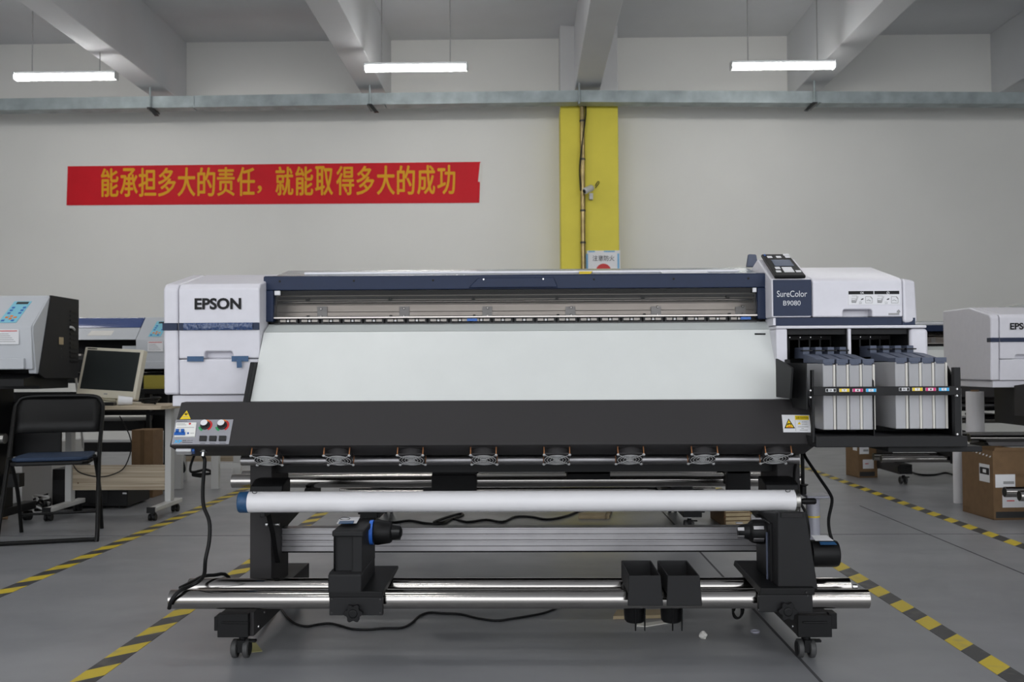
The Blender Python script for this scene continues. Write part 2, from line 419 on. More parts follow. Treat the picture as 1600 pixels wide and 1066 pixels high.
# ------------------------------------------------------------------ cable tray, rods
t = thing('cable_tray', 'long galvanized cable tray running along the top of the far wall', 'cable tray', P(800, 150, 12.2))
segs = [(-140, 300), (302, 600), (602, 903), (905, 1280), (1282, 1760)]
ys = lambda px: 150 + (13*((880-px)/880) if px < 880 else 3*(px-880)/700)
for a, b in segs:
    pa = P(a, ys(a), 12.2); pb = P(b, ys(b), 12.2); h = .075; w = .20
    m = MB(); sec = [(0, h), (0, -h), (w, -h), (w, h), (w-.006, h), (w-.006, -h+.006), (.006, -h+.006), (.006, h)]
    va = [(pa.x, 12.2+y, pa.z+z) for y, z in sec]; vb = [(pb.x, 12.2+y, pb.z+z) for y, z in sec]; n = len(sec)
    m.add(va+vb, [tuple(range(n)), tuple(range(n, 2*n))[::-1]] + [(i, n+i, n+(i+1)%n, (i+1)%n) for i in range(n)])
    m.build('tray_section', t, 'galv', smooth=False)
    pm = (pa+pb)/2
    MB().box(pb.x-.03, pb.x+.03, 12.19, 12.2, pb.z-h+.01, pb.z+h-.01).build('splice_plate', t, 'galv')
for px in (235, 578, 905, 1272):
    p = P(px, ys(px), 12.18)
    MB().cyl((p.x, 12.17, p.z-.10), (p.x, 12.17, CZ if px == 905 else BZ), .012, 8).build('hanger_rod', t, 'galv')
    if px != 905:
        e = .10 if px < 800 else -.08
        MB().hexa([(p.x-.03, 12.14, p.z-.10), (p.x+.03, 12.14, p.z-.10), (p.x+.03, 12.42, p.z-.10), (p.x-.03, 12.42, p.z-.10)],
                  [(p.x-.03, 12.14, p.z-.075), (p.x+.03, 12.14, p.z-.075), (p.x+.03, 12.42, p.z-.075), (p.x-.03, 12.42, p.z-.075)]).build('support_channel', t, 'alu_dark')
        MB().slab([P(px-3, ys(px)+10, 12.13), P(px+4, ys(px)+10, 12.13), P(px+(14 if px < 800 else -10), ys(px)+22, 12.0), P(px+(7 if px < 800 else -16), ys(px)+22, 12.0)][::-1], (0, -1, .2), .03).build('channel_end', t, 'alu_dark')

# ------------------------------------------------------------------ banner
bt = thing('wall_banner', 'red banner with golden lettering pasted on the far wall', 'banner', P(428, 288, WY-.01))
a, b, c, d_ = P(104, 321, WY-.006), P(749, 317, WY-.006), P(751, 253, WY-.006), P(106, 260, WY-.006)
MB().slab([a, b, c, d_], (0, -1, 0), .004).build('cloth', bt, 'banner_red', smooth=False)
u = (b-a).normalized(); v = Vector((0, 0, 1))
chars = '能承担多大的责任，就能取得多大的成功'
cx = [171.5, 201.5, 230.5, 261, 291.5, 322.5, 353, 384.5, 405.5, 444.5, 475.5, 506.5, 539.5, 571, 603, 634.5, 666, 697.5]
for ch, x in zip(chars, cx):
    f = (x-104)/645.0; by = 308 - 5.0*f; ty = 263.5 - 6.0*f
    if ch == '，': o = P(x-3, 301.5, WY-.0105); w, h = 6*WY/FPX, 11*WY/FPX
    else: o = P(x-13.5, by, WY-.0105); w, h = 27*WY/FPX, (by-ty)*WY/FPX
    m = MB().use('banner_gold')
    for dx, dz, of in ((-.006, 0, .0006), (.006, 0, .0009), (0, -.005, .0012), (0, .005, .0015)): m.text(ch, o+Vector((dx, 0, dz)), u, v, w, h, off=of)
    m.build('character', bt, smooth=False)
MB().slab([P(747, 284, WY-.0105), P(753, 285, WY-.0105), P(754, 258, WY-.0105), P(750, 254, WY-.0105)], (0, -1, 0), .003).build('peeling_tape', bt, 'paper')

# ------------------------------------------------------------------ pipe, camera and fire sign on the column
pp = thing('conduit_pipe', 'brassy conduit pipe running down the yellow column', 'pipe', (PX(912.5, 12.45), 12.45, 0))
x = PX(912.5, 12.45)
MB().cyl((x, 12.455, 0.1), (x, 12.455, PZ(152, 12.45, 912)), .032, 16).build('pipe', pp, 'brass_pipe')
MB().tube([(x+.035, 12.45, PZ(156, 12.45)), (x+.045, 12.44, PZ(180, 12.45)), (x-.01, 12.41, PZ(230, 12.45)), (x-.04, 12.43, PZ(265, 12.45)), (x-.03, 12.41, PZ(300, 12.45))], .009).build('tied_cable', pp, 'black')
for py in (190, 250, 330, 380):
    MB().pipe((x, 12.455, PZ(py, 12.45)-.012), (x, 12.455, PZ(py, 12.45)+.012), .037, .03).build('pipe_clip', pp, 'alu_dark')
cm = thing('security_camera', 'small white bullet camera clipped to the conduit pipe', 'camera', P(920, 300, 12.35))
p0 = P(913, 299, 12.30); p1 = P(930, 291, 12.42)
MB().lathe(p0, p1-p0, [(0, .03), (.01, .042), (.14, .042), (.15, .035)], 16).build('camera_body', cm, 'steel_white')
MB().lathe(p0-(p1-p0).normalized()*.004, p1-p0, [(0, .026), (.006, .028)], 16).build('lens', cm, 'black')
MB().box(P(923, 300, 12.4).x-.02, P(923, 300, 12.4).x+.03, 12.38, 12.47, P(923, 312, 12.4).z, P(923, 302, 12.4).z).build('bracket', cm, 'steel_white', bevel=.008)
MB().tube([p1, P(934, 284, 12.42), P(936, 286, 12.44), P(930, 294, 12.45)], .006).build('cable_loop', cm, 'black')
fs = thing('fire_notice', 'white fire warning notice with blue corners on the yellow column', 'sign', P(943, 430, 12.49))
a = P(917, 392, 12.49); b = P(969, 392, 12.49); zb = P(943, 462, 12.49).z
MB().box(a.x, b.x, 12.482, 12.498, zb, a.z).build('board', fs, 'sticker')
m = MB().use('sky_paper')
for qx0, qx1 in ((917, 920), (966, 969)): m.box(PX(qx0, 12.48), PX(qx1, 12.48), 12.479, 12.482, zb, a.z-.04)
for qx0, qx1 in ((921, 931), (945, 962)): m.box(PX(qx0, 12.48), PX(qx1, 12.48), 12.479, 12.482, a.z-.02, a.z-.002)
m.build('border', fs, smooth=False)
MB().use('letter_dark').text('注意防火', P(926, 408, 12.478), (1, 0, 0), (0, 0, 1), PX(960, 12.478)-PX(926, 12.478), .073).build('lettering', fs, smooth=False)
c0 = P(943, 424, 12.481)
MB().lathe(c0, (0, -1, 0), [(0, .1), (.003, .1)], 24).build('red_emblem', fs, 'red')

# ================================================================== THE MAIN PRINTER
PR = thing('large_format_printer', 'big white and navy wide-format printer in front, with ink tanks and take-up rails', 'printer', (0, 3.5, 0), 'wide-format printers of the same model')
BY = 3.45                                               # front plane of the body covers
def z_l(py, Y=BY): return P(330, py, Y).z               # heights read at the left / right end of the machine
def z_r(py, Y=BY): return P(1310, py, Y).z
def z_m(py, Y): return P(800, py, Y).z

# --- left cover
XL, XG, XR = PX(253, BY), PX(277.5, BY), PX(405, BY)
zt, zs0, zs1, zd, zb, zk = z_l(443), z_l(504.5), z_l(516), z_l(561), z_l(617), z_l(627)
YB, zbk = 3.74, P(340, 430, 3.74).z
prof = [(BY+.012, zb), (BY, zt-.02), (BY+.02, zt), (YB, zbk), (4.12, zbk), (4.12, zb)]
MB().prism_x(prof, XL+.002, XG-.0012).build('end_cover', PR, 'white_plastic', bevel=.010, seg=3)
prof_d = [(BY+.008, zd+.0015), (BY, zt-.02), (BY+.02, zt), (YB, zbk), (4.12, zbk), (4.12, zd+.0015)]
door = MB().prism_x(prof_d, XG+.0012, XR).build('maintenance_door', PR, 'white_plastic', bevel=.006, seg=3)
hx0, hx1, hz = PX(318.5, BY), PX(362, BY), z_l(549.5)
cut(door, MB().rbox((hx0+hx1)/2, (hz+zd-.03)/2, hx1-hx0, hz-zd+.03, .008, BY-.05, BY+.045))
MB().use('letter_dark').text('EPSON', P(304, 484, BY-.001), (1, 0, 0), (0, 0, 1), PX(377, BY)-PX(304, BY), z_l(466)-z_l(484), bold=.036, off=.0008).build('lettering', door, smooth=False)
MB().box(XG+.0012, XR-.001, BY+.04, 4.0, zd-.03, zd+.0015).build('door_sill', PR, 'white_plastic')
lowp = [(BY+.016, zb), (BY+.008, zd-.0015), (4.12, zd-.0015), (4.12, zb)]
MB().prism_x(lowp, XG+.0012, XR).build('lower_cover', PR, 'white_plastic', bevel=.005, seg=3)
MB().box(XL+.025, XR-.012, BY+.035, 4.1, zk-.02, zb-.0015).build('bottom_skirt', PR, 'white_plastic', bevel=.004)
MB().box(XL+.001, XG-.0025, BY-.0035+.003, BY+.05, zs1, zs0).build('navy_stripe', PR, 'navy', bevel=.001)
st = MB().box(XG+.003, XR-.001, BY-.0005, BY+.05, zs1, zs0).build('navy_stripe', PR, 'navy', bevel=.001)
m = MB().use('navy_film'); nx, nz = 70, 5; x0, x1 = PX(287, BY), PX(395, BY); vs = []
for j in range(nz+1):
    for i in range(nx+1):
        vs.append((x0+(x1-x0)*i/nx, BY-.0025-random.random()*.006*(0 if j in (0, nz) else 1), zs1+(zs0-zs1)*j/nz))
m.add(vs, [(j*(nx+1)+i, j*(nx+1)+i+1, (j+1)*(nx+1)+i+1, (j+1)*(nx+1)+i) for j in range(nz) for i in range(nx)])
m.build('wrinkled_film', st, angle=80)
def blue_tape(px0, py0, px1, py1, Y=BY-.002):
    a = P(px0, py0, Y); b = P(px1, py1, Y)
    MB().box(a.x, b.x, Y-.001, Y+.0025, b.z, a.z).build('blue_tape', PR, 'blue_tape', smooth=False)
blue_tape(292.5, 557, 318, 565); blue_tape(362, 556.5, 388, 565)
MB().hexa([P(370, 575, BY-.012), P(378, 574.5, BY-.012), P(378, 574.5, BY-.010), P(370, 575, BY-.010)], [P(369.5, 562, BY-.0045), P(377.5, 562, BY-.0045), P(377.5, 562, BY-.0035), P(369.5, 562, BY-.0035)]).build('blue_tape', PR, 'blue_tape')

# --- right cover: control block, ink cover, navy band
cx0, cx1 = PX(1207, BY), PX(1269.5, BY); rz1, rz0 = z_r(434), z_r(495.5)
pz0, pz1 = P(1236, 432, BY+.01).z, P(1215, 399, 3.655).z
prof = [(BY, rz0), (BY, rz1-.002), (BY+.010, pz0-.008), (3.66, pz1-.014), (3.72, pz1-.03), (3.9, zbk-.03), (3.9, rz0)]
blk = MB().prism_x(prof, cx0, cx1).build('control_block', PR, 'white_plastic', bevel=.006, seg=3)
a, b = P(1208.5, 494, BY-.0015), P(1267.5, 437, BY-.0015)
pl = MB().box(a.x, b.x, BY-.0025, BY+.01, a.z, b.z).build('name_plate', PR, 'navy', bevel=.001)
m = MB().use('letter_light')
m.text('SureColor', P(1214, 464.2, BY-.0026), (1, 0, 0), (0, 0, 1), PX(1261, BY)-PX(1214, BY), z_r(454.5)-z_r(464.2))
m.build('lettering', pl, smooth=False); m = MB().use('letter_light')
m.text('B9080', P(1223.8, 477.5, BY-.0026), (1, 0, 0), (0, 0, 1), PX(1251, BY)-PX(1223.8, BY), z_r(470)-z_r(477.5))
m.build('lettering', pl, smooth=False)
# sloping control panel
A = Vector((PX(1211.5, BY), BY-.004, pz0-.010)); B = Vector((PX(1260.5, BY), BY-.004, pz0-.010))
D = Vector((A.x+.004, 3.662, pz1-.006)); C = Vector((B.x-.004, 3.662, pz1-.006))
pu = Vector((1, 0, 0)); pv = (D-A).normalized(); pn = pu.cross(pv)
cp = MB().slab([A, B, C, D], pn, .013).build('control_panel', PR, 'black', bevel=.005)
def on_panel(name, f0, f1, g0, g1, material, t=.0015, sub=cp):
    w = B.x-A.x; L = (D-A).length; o = A + pn*.013
    q = [o+pu*(w*f)+pv*(L*g) for f, g in ((f0, g0), (f1, g0), (f1, g1), (f0, g1))]
    return MB().slab(q, pn, t).build(name, sub, material, smooth=False)
on_panel('display', .2, .82, .42, .70, 'lcd')
for f0, f1, g0, g1 in ((.14, .30, .80, .88), (.44, .60, .80, .88), (.74, .90, .80, .88), (.72, .92, .90, .98), (.16, .32, .28, .37), (.12, .28, .14, .21), (.76, .92, .14, .21)):
    on_panel('key', f0, f1, g0, g1, 'sticker')
on_panel('arrow_pad', .38, .70, .14, .36, 'sticker')
on_panel('indicator_light', .07, .12, .90, .97, 'toggle_blue')
# ink cover
ex0, ex1, ex2 = PX(1271, BY), PX(1413, BY), PX(1439, BY)
YB2, zb2 = 3.75, P(1330, 418, 3.75).z
prof = [(BY, rz0), (BY, rz1-.012), (BY+.02, rz1), (YB2, zb2), (4.12, zb2), (4.12, rz0)]
ic = MB().prism_x(prof, ex0, ex1-.0015).build('ink_cover', PR, 'white_plastic', bevel=.006, seg=3)
hx0, hx1, hz = PX(1318.5, BY), PX(1364, BY), z_r(484)
cut(ic, MB().rbox((hx0+hx1)/2, (hz+rz0-.03)/2, hx1-hx0, hz-rz0+.03, .009, BY-.05, BY+.04))
n = 8; prof = []
o = MB().hexa([(ex1+.001, BY, z_r(505)), (ex2, BY+.02, z_r(505)), (ex2, 4.12, z_r(505)), (ex1+.001, 4.12, z_r(505))],
              [(ex1+.001, BY+.004, rz1-.004), (ex2-.002, BY+.03, rz1-.010), (ex2-.002, 4.12, zb2-.02), (ex1+.001, 4.12, zb2)]).build('end_cover', PR, 'white_plastic', bevel=.012, seg=3)
# stickers on the ink cover
lb = MB().box(PX(1327, BY), PX(1407.5, BY), BY-.0015, BY+.003, z_r(476.5), z_r(455)).build('instruction_label', PR, 'sticker', smooth=False)
m = MB().use('letter_dark'); e = BY-.0018
for q0, q1 in ((1327.5, 1366.5), (1368, 1407)): m.box(PX(q0, e), PX(q1, e), e-.0004, e+.0005, z_r(460.3), z_r(455.2))
m.use('sticker').text('OK', P(1344, 459.4, e-.0006), (1, 0, 0), (0, 0, 1), .014, .0075, bold=.01)
c0 = P(1387.5, 457.8, e-.001)
m.tube([c0+Vector((math.cos(t)*.0045, -.0005, math.sin(t)*.0045)) for t in [k*math.pi/6 for k in range(12)]], .0008, 5, True, 1)
m.tube([c0+Vector((-.003, -.0005, -.003)), c0+Vector((.003, -.0005, .003))], .0007, 5, smooth=1)
m.use('print_grey')
for off in (0, 40.3):
    def L2(pts, r=.0007): m.tube([P(px+off, py, e-.0003) for px, py in pts], r, 5, smooth=1)
    L2([(1331, 462.5), (1339, 462.5), (1336.5, 473), (1331, 473), (1331, 466), (1337.5, 467.5)])
    L2([(1341, 463), (1337, 473.5)]); L2([(1331, 470), (1336.5, 470)], .0016); L2([(1331, 472), (1336, 472)], .0014)
    L2([(1342, 472), (1346, 472), (1346, 474.5), (1342.5, 474.5)])
    L2([(1352.5, 463.5), (1360, 463.5), (1363, 467), (1363, 473.5), (1352.5, 473.5), (1352.5, 463.5)])
    L2([(1360, 463.5), (1363, 467)], .0015); L2([(1354, 470), (1357, 468.5), (1360.5, 470.5)], .0011)
m.use('letter_dark')
for off in (0, 40.3): m.slab([P(1345+off, 469, e), P(1349+off, 468, e), P(1349+off, 466, e), P(1345.5+off, 467.5, e)], (0, -1, 0), .0008)
m.build('printed_diagram', lb, smooth=False)
m = MB().use('print_grey').box(PX(1390, e), PX(1406.5, e), e-.0004, BY+.001, z_r(492.7), z_r(490))
m.slab([P(1404, 490, e), P(1407, 487, e), P(1404, 483.5, e), P(1401, 487, e)], (0, -1, 0), .0008)
m.build('eco_mark', PR, smooth=False)
# navy band
MB().box(PX(1213, BY+.012), ex1-.0015, BY+.012, 4.0, z_r(508.5), rz0-.001).build('navy_band', PR, 'navy')
MB().box(ex1+.001, ex2-.012, BY+.014, 4.0, z_r(508.5), z_r(497)).build('navy_band', PR, 'navy')
MB().box(cx0+.006, PX(1213, BY)+.002, BY+.006, 3.9, z_r(508), rz0-.001).build('side_post', PR, 'white_plastic', bevel=.002)

# --- ink housing
HY = 3.40
hz1, hz1b, hzb = z_r(508.7, HY), z_r(513.5, HY), 0.72
hx = [PX(q, HY) for q in (1213.5, 1231, 1326, 1331, 1423, 1452)]
MB().box(hx[0], hx[5]-.006, HY, 4.05, hz1b, hz1).build('housing_top', PR, 'white_plastic', bevel=.004)
MB().box(hx[0], hx[1], HY+.001, 4.05, hzb, hz1b-.0005).build('housing_post', PR, 'white_plastic', bevel=.004)
MB().box(hx[2], hx[3], HY+.002, 4.0, hzb, hz1b-.0005).build('housing_post', PR, 'white_plastic', bevel=.002)
MB().prism_x([(HY+.001, hzb), (HY+.001, hz1b-.001), (4.05, hz1b-.001), (4.05, hzb)], hx[4], hx[5]).build('housing_post', PR, 'white_plastic', bevel=.014, seg=3)
for q0, q1 in ((1, 2), (3, 4)):
    m = MB().use('black_soft')
    m.box(hx[q0]+.001, hx[q1]-.001, 3.68, 3.72, hzb, hz1b-.001)
    m.box(hx[q0]+.001, hx[q1]-.001, HY+.02, 3.68, hz1b-.02, hz1b-.002)
    m.box(hx[q0]+.001, hx[q1]-.001, HY+.05, 3.68, hzb, hzb+.01)
    m.box(hx[q0]+.0005, hx[q0]+.003, HY+.012, 3.70, hzb, hz1b-.002).box(hx[q1]-.003, hx[q1]-.0005, HY+.012, 3.70, hzb, hz1b-.002)
    bay = m.build('ink_bay', PR)
    MB().box(hx[q0]+.002, hx[q1]-.002, 3.58, 3.60, z_r(531, 3.58), z_r(524, 3.58)).build('bay_rail', bay, 'powder')
    for k in range(5):
        xx = hx[q0]+.045+(hx[q1]-hx[q0]-.06)*k/4
        MB().box(xx-.003, xx+.003, 3.55, 3.68, z_r(560, 3.58), z_r(531, 3.58)).build('bay_divider', bay, 'black')
        if k < 4: MB().lathe((xx+.012, 3.58, z_r(527, 3.58)), (0, -1, 0), [(0, .003), (.002, .002)], 8).build('bay_screw', bay, 'steel')

# --- ink rack on the right
RY = 3.10
rx0, rx1, rx2, rx3 = PX(1259.5, RY), PX(1272, RY), PX(1490, RY), PX(1500.5, RY)
RK = MB().use('black_soft').box(rx1, PX(1508, RY), RY-.01, 3.36, z_r(699, RY), z_r(682, RY)).box(PX(1355, 3.3), PX(1494, 3.3), RY+.02, 3.36, z_r(708, RY), z_r(699, RY)).build('ink_rack', PR, bevel=.003)
MB().box(PX(1268, RY), rx1, RY, RY+.02, z_r(692, RY), z_r(578, RY)).build('rack_upright', RK, 'black_soft', bevel=.002)
MB().box(rx0, rx0+.003, RY, 3.3, z_r(640, RY), z_r(568, RY)).build('side_plate', RK, 'black_soft')
MB().box(rx2, rx3, RY-.002, RY+.02, z_r(692, RY), z_r(575, RY)).build('rack_upright', RK, 'black_soft', bevel=.002)
MB().prism_x([(RY+.02, .70), (RY+.02, .91), (RY+.07, .955), (3.36, .955), (3.36, .70)], rx2+.006, rx2+.010).build('side_plate', RK, 'black')
MB().box(rx1, rx2+.004, 3.345, 3.355, z_r(684, RY), z_r(618, RY)).build('back_plate', RK, 'black_soft')
xm = PX(1369, RY)
MB().prism_x([(RY+.03, .72), (RY+.03, .90), (RY+.06, .945), (RY+.1, .958), (3.3, .958), (3.3, .72)], xm, xm+.003).build('divider_plate', RK, 'black')
bar = MB().box(PX(1269, RY), PX(1499, RY), RY-.010, RY-.004, z_r(618.3, RY), z_r(604.3, RY)).build('front_strap', RK, 'black_soft', bevel=.0015)
MB().prism_x([(3.16, z_r(622, 3.2)), (3.13, z_r(575, 3.2)), (3.22, z_r(567, 3.25)), (3.33, z_r(560, 3.3)), (3.33, z_r(622, 3.2))], PX(1228, 3.2), PX(1231, 3.2)).build('side_shield', RK, 'black_soft')
MB().hexa([(PX(1231, 3.24), 3.24, .845), (PX(1259, 3.16), 3.16, .845), (PX(1259, 3.16), 3.18, .845), (PX(1231, 3.24), 3.26, .845)],
          [(PX(1231, 3.24), 3.24, z_r(567, 3.24)), (PX(1259, 3.16), 3.16, z_r(567, 3.16)), (PX(1259, 3.16), 3.18, z_r(567, 3.16)), (PX(1231, 3.24), 3.26, z_r(567, 3.24))]).build('front_shield', RK, 'black_soft')
for px, py in ((1266.5, 610.5), (1266.5, 621), (1495.5, 608.2), (1495.5, 618.5), (1496, 679)):
    c0 = P(px, py, RY-.011); MB().lathe(c0+Vector((0, .008, 0)), (0, -1, 0), [(0, .004), (.008, .004), (.010, .002)], 10).build('screw', RK, 'steel')
inks = [('BK', 'ink_black', 'black'), ('Y', 'yellow', 'yellow'), ('M', 'magenta', 'magenta'), ('C', 'cyan', 'cyan')]
tk0 = [1285.5, 1306.5, 1327.0, 1347.2]; tk1 = [1398.5, 1420.0, 1440.0, 1460.5]
lb0 = [1298.3, 1319.3, 1340.2, 1361.0]; lb1 = [1413.0, 1433.5, 1454.3, 1475.0]
for gi, (tks, lbs) in enumerate(((tk0, lb0), (tk1, lb1))):
    for (let, col, cname), tx, lx in zip(inks, tks, lbs):
        py = 610.5 - (0.5 if gi == 0 else 2.0)
        c0 = P(lx, py, RY-.0115); w = .0165; h = .0052
        m = MB().use('sticker').box(c0.x-w, c0.x+w, c0.y, c0.y+.001, c0.z-h, c0.z+h)
        m.use(col).box(c0.x-w+.001, c0.x-w*.5, c0.y-.0004, c0.y+.0005, c0.z-h+.0008, c0.z+h-.0008).box(c0.x+w*.5, c0.x+w-.001, c0.y-.0004, c0.y+.0005, c0.z-h+.0008, c0.z+h-.0008)
        if let != 'BK': m.box(c0.x-w, c0.x+w, c0.y-.0003, c0.y, c0.z+h-.001, c0.z+h).box(c0.x-w, c0.x+w, c0.y-.0003, c0.y, c0.z-h, c0.z-h+.001)
        m.use('letter_dark').text(let, c0+Vector((-.0045 if let == 'BK' else -.0025, -.0002, -.0032)), (1, 0, 0), (0, 0, 1), .009 if let == 'BK' else .005, .0064, bold=.01)
        m.build('ink_label', RK, smooth=False)
        # the tank itself: a thing of its own in the rack
        x0 = PX(tx, 3.135); x1 = x0 + .0330
        tz1, tz0 = z_r(568 - (2 if gi else 0), 3.135), z_r(672 - gi, 3.135)
        T = thing('ink_tank', 'translucent ink tank behind the %s label of the %s block' % ({'BK': 'black BK', 'Y': 'yellow Y', 'M': 'magenta M', 'C': 'cyan C'}[let], ['inner', 'outer'][gi]), 'ink tank', ((x0+x1)/2, 3.24, tz0), 'ink tanks in the side rack')
        MB().box(x0, x1, 3.135, 3.335, tz0, tz1).build('tank_body', T, 'tank', bevel=.003)
        MB().box(x0+.002, x1-.002, 3.139, 3.331, tz0+.003, z_r(603, 3.135)).build('ink', T, 'ink_'+let.lower())
        MB().box(x1, x1+.0070, 3.133, 3.335, tz0+.001, tz1-.004).build('seam_rib', T, 'cream', bevel=.001)
        lid = MB().box(x0, x1+.005, 3.132, 3.20, tz1-.001, tz1+.014)
        lid.box(x0+.004, x1-.002, 3.131, 3.135, tz1-.006, tz1)
        lid.build('cap', T, 'slate', bevel=.002)
        MB().prism_x([(3.20, tz1+.001), (3.20, tz1+.015), (3.30, tz1+.030), (3.36, tz1+.034), (3.36, tz1+.002)], x0+.001, x1+.003).build('filler_neck', T, 'slate', bevel=.003)
        MB().box(x0+.004, x1-.006, 3.37, 3.48, tz1+.018, tz1+.058).build('connector', T, 'slate', bevel=.002)
        MB().box(x0+.001, x1+.002, 3.365, 3.39, tz1+.044, tz1+.048).build('latch', T, 'black')

# --- lid with window
LY = 3.54
lx0, lx1 = PX(411.5, LY), PX(1200.5, LY); lzt, lzb = z_m(428.5, LY), z_m(451.5, LY)
fx0, fx1 = PX(427, LY), PX(1185, LY); lzf = z_m(499, LY)
tb = MB().prism_x([(LY, lzb), (LY-.002, lzt-.004), (LY+.012, lzt), (LY+.03, lzt), (LY+.03, lzb)], lx0, lx1).build('lid_frame', PR, 'navy', bevel=.003)
for q0, q1 in ((lx0, fx0), (fx1, lx1)):
    MB().box(q0, q1, LY-.001, LY+.05, lzf-.004, lzb-.0004).build('lid_post', PR, 'navy', bevel=.004)
hg = MB().prism_y([(PX(733, LY), lzb+.004), (PX(748, LY), lzt-.014), (PX(866, LY), lzt-.014), (PX(872, LY), lzb+.004)], LY-.014, LY).build('lid_handle', tb, 'navy', bevel=.003)
for px in (437, 553, 677, 929, 1054, 1171):
    MB().lathe((PX(px, LY), LY-.001, z_m(437.5, LY)), (0, -1, 0), [(0, .0045), (.0015, .004)], 10).build('lid_screw', tb, 'black')
for px in (756.5, 849.5):
    MB().lathe((PX(px, LY), LY-.0135, z_m(437, LY)), (0, -1, 0), [(0, .0045), (.002, .003)], 10).build('handle_screw', tb, 'steel')
d0 = PX(463, LY); d1 = PX(1168, LY); dz = z_m(420, 3.80)
MB().prism_x([(LY+.022, lzt-.02), (LY+.022, lzt+.001), (LY+.10, lzt+.010), (3.80, dz-.004), (3.82, dz), (4.1, dz), (4.1, lzt-.02)], lx0+.02, lx1-.012).build('top_deck', PR, 'deck', bevel=.002)
MB().box(d0, d1, 3.66, 3.69, z_m(425.5, 3.66)-.004, z_m(423.5, 3.66)).build('deck_trim', PR, 'white_plastic', bevel=.003)
MB().slab([P(905, 428, LY+.05), P(923, 428, LY+.05), P(926, 424.5, LY+.13), P(905, 424.5, LY+.13)], (0, -.2, 1), .002).build('yellow_sticker', PR, 'yellow')
MB().slab([P(1036, 428.4, LY+.045), P(1108, 427.8, LY+.045), P(1104, 424.6, LY+.12), P(1032, 425.2, LY+.12)], (0, -.2, 1), .002).build('white_sticker', PR, 'sticker')
MB().slab([P(1165, 418, 3.86), P(1183.5, 418, 3.86), P(1180, 398.5, 3.86), P(1168, 398, 3.86)], (0, -1, 0), .02).build('pressure_lever', PR, 'slate', bevel=.004)
# interior
MB().box(lx0+.01, lx1-.01, 3.86, 3.90, lzf-.05, lzt-.03).build('inner_back', PR, 'alu_dark')
MB().box(lx0+.01, lx1-.01, LY+.034, 3.86, lzt-.035, lzt-.022).build('inner_top', PR, 'black')
MB().box(lx0, lx0+.01, LY+.03, 3.9, lzf-.05, lzt-.03).build('inner_side', PR, 'black'); MB().box(lx1-.01, lx1, LY+.03, 3.9, lzf-.05, lzt-.03).build('inner_side', PR, 'black')
GY = 3.72
gx0, gx1 = PX(420, GY), PX(1192, GY)
def rail(y0, y1, dep, material, name='guide_rail'):
    return MB().box(gx0, gx1, GY-dep, GY+.03, z_m(y1, GY), z_m(y0, GY)).build(name, PR, material, bevel=.001)
rail(452, 460.5, .0, 'black_soft'); rail(460.5, 462, .02, 'alu_rail'); rail(462, 467, .004, 'alu_dark'); rail(467, 475.2, .01, 'alu_rail')
rail(475.6, 486.4, .02, 'alu_rail'); rail(487, 493.5, .024, 'alu_rail'); rail(494.2, 500, .026, 'alu_rail')
MB().cyl((gx0, GY-.035, z_m(471.5, GY)), (gx1, GY-.035, z_m(471.5, GY)), .006, 12).build('carriage_shaft', PR, 'chrome')
for px in (503, 631.5, 761, 891, 1025, 1157):
    a = P(px-7.5, 497.5, GY-.03); b = P(px+8, 479, GY-.03)
    br = MB().box(a.x, b.x, GY-.030, GY-.02, a.z+.004, b.z).build('rail_bracket', PR, 'sticker', bevel=.001)
    for py in (482, 493.5): MB().lathe((PX(px+1.5, GY), GY-.029, z_m(py, GY)), (0, -1, 0), [(0, .006), (.005, .005), (.007, .003)], 10).build('bracket_screw', br, 'steel')
    MB().box(PX(px-21, GY), PX(px-17, GY), GY-.034, GY-.01, z_m(496, GY), z_m(492, GY)).build('cable_clamp', br, 'black')
    MB().box(PX(px-23, GY), PX(px-18, GY), GY-.03, GY, z_m(468.5, GY), z_m(464.5, GY)).build('cable_clamp', br, 'black')
MB().box(fx0-.003, fx1+.003, LY+.016, LY+.019, lzf+.004, lzb+.004).build('window_pane', PR, 'acrylic')
MB().box(fx0-.002, fx1+.002, LY+.005, LY+.02, z_m(495.6, LY), z_m(493.6, LY)).build('pane_edge', PR, 'alu_rail')
MB().box(PX(428, LY), PX(437, LY), LY+.002, LY+.016, z_m(459, LY), z_m(452, LY)).build('lid_bumper', PR, 'sticker', bevel=.002); MB().box(PX(1178, LY), PX(1184, LY), LY+.002, LY+.016, z_m(459, LY), z_m(452, LY)).build('lid_bumper', PR, 'sticker', bevel=.002)
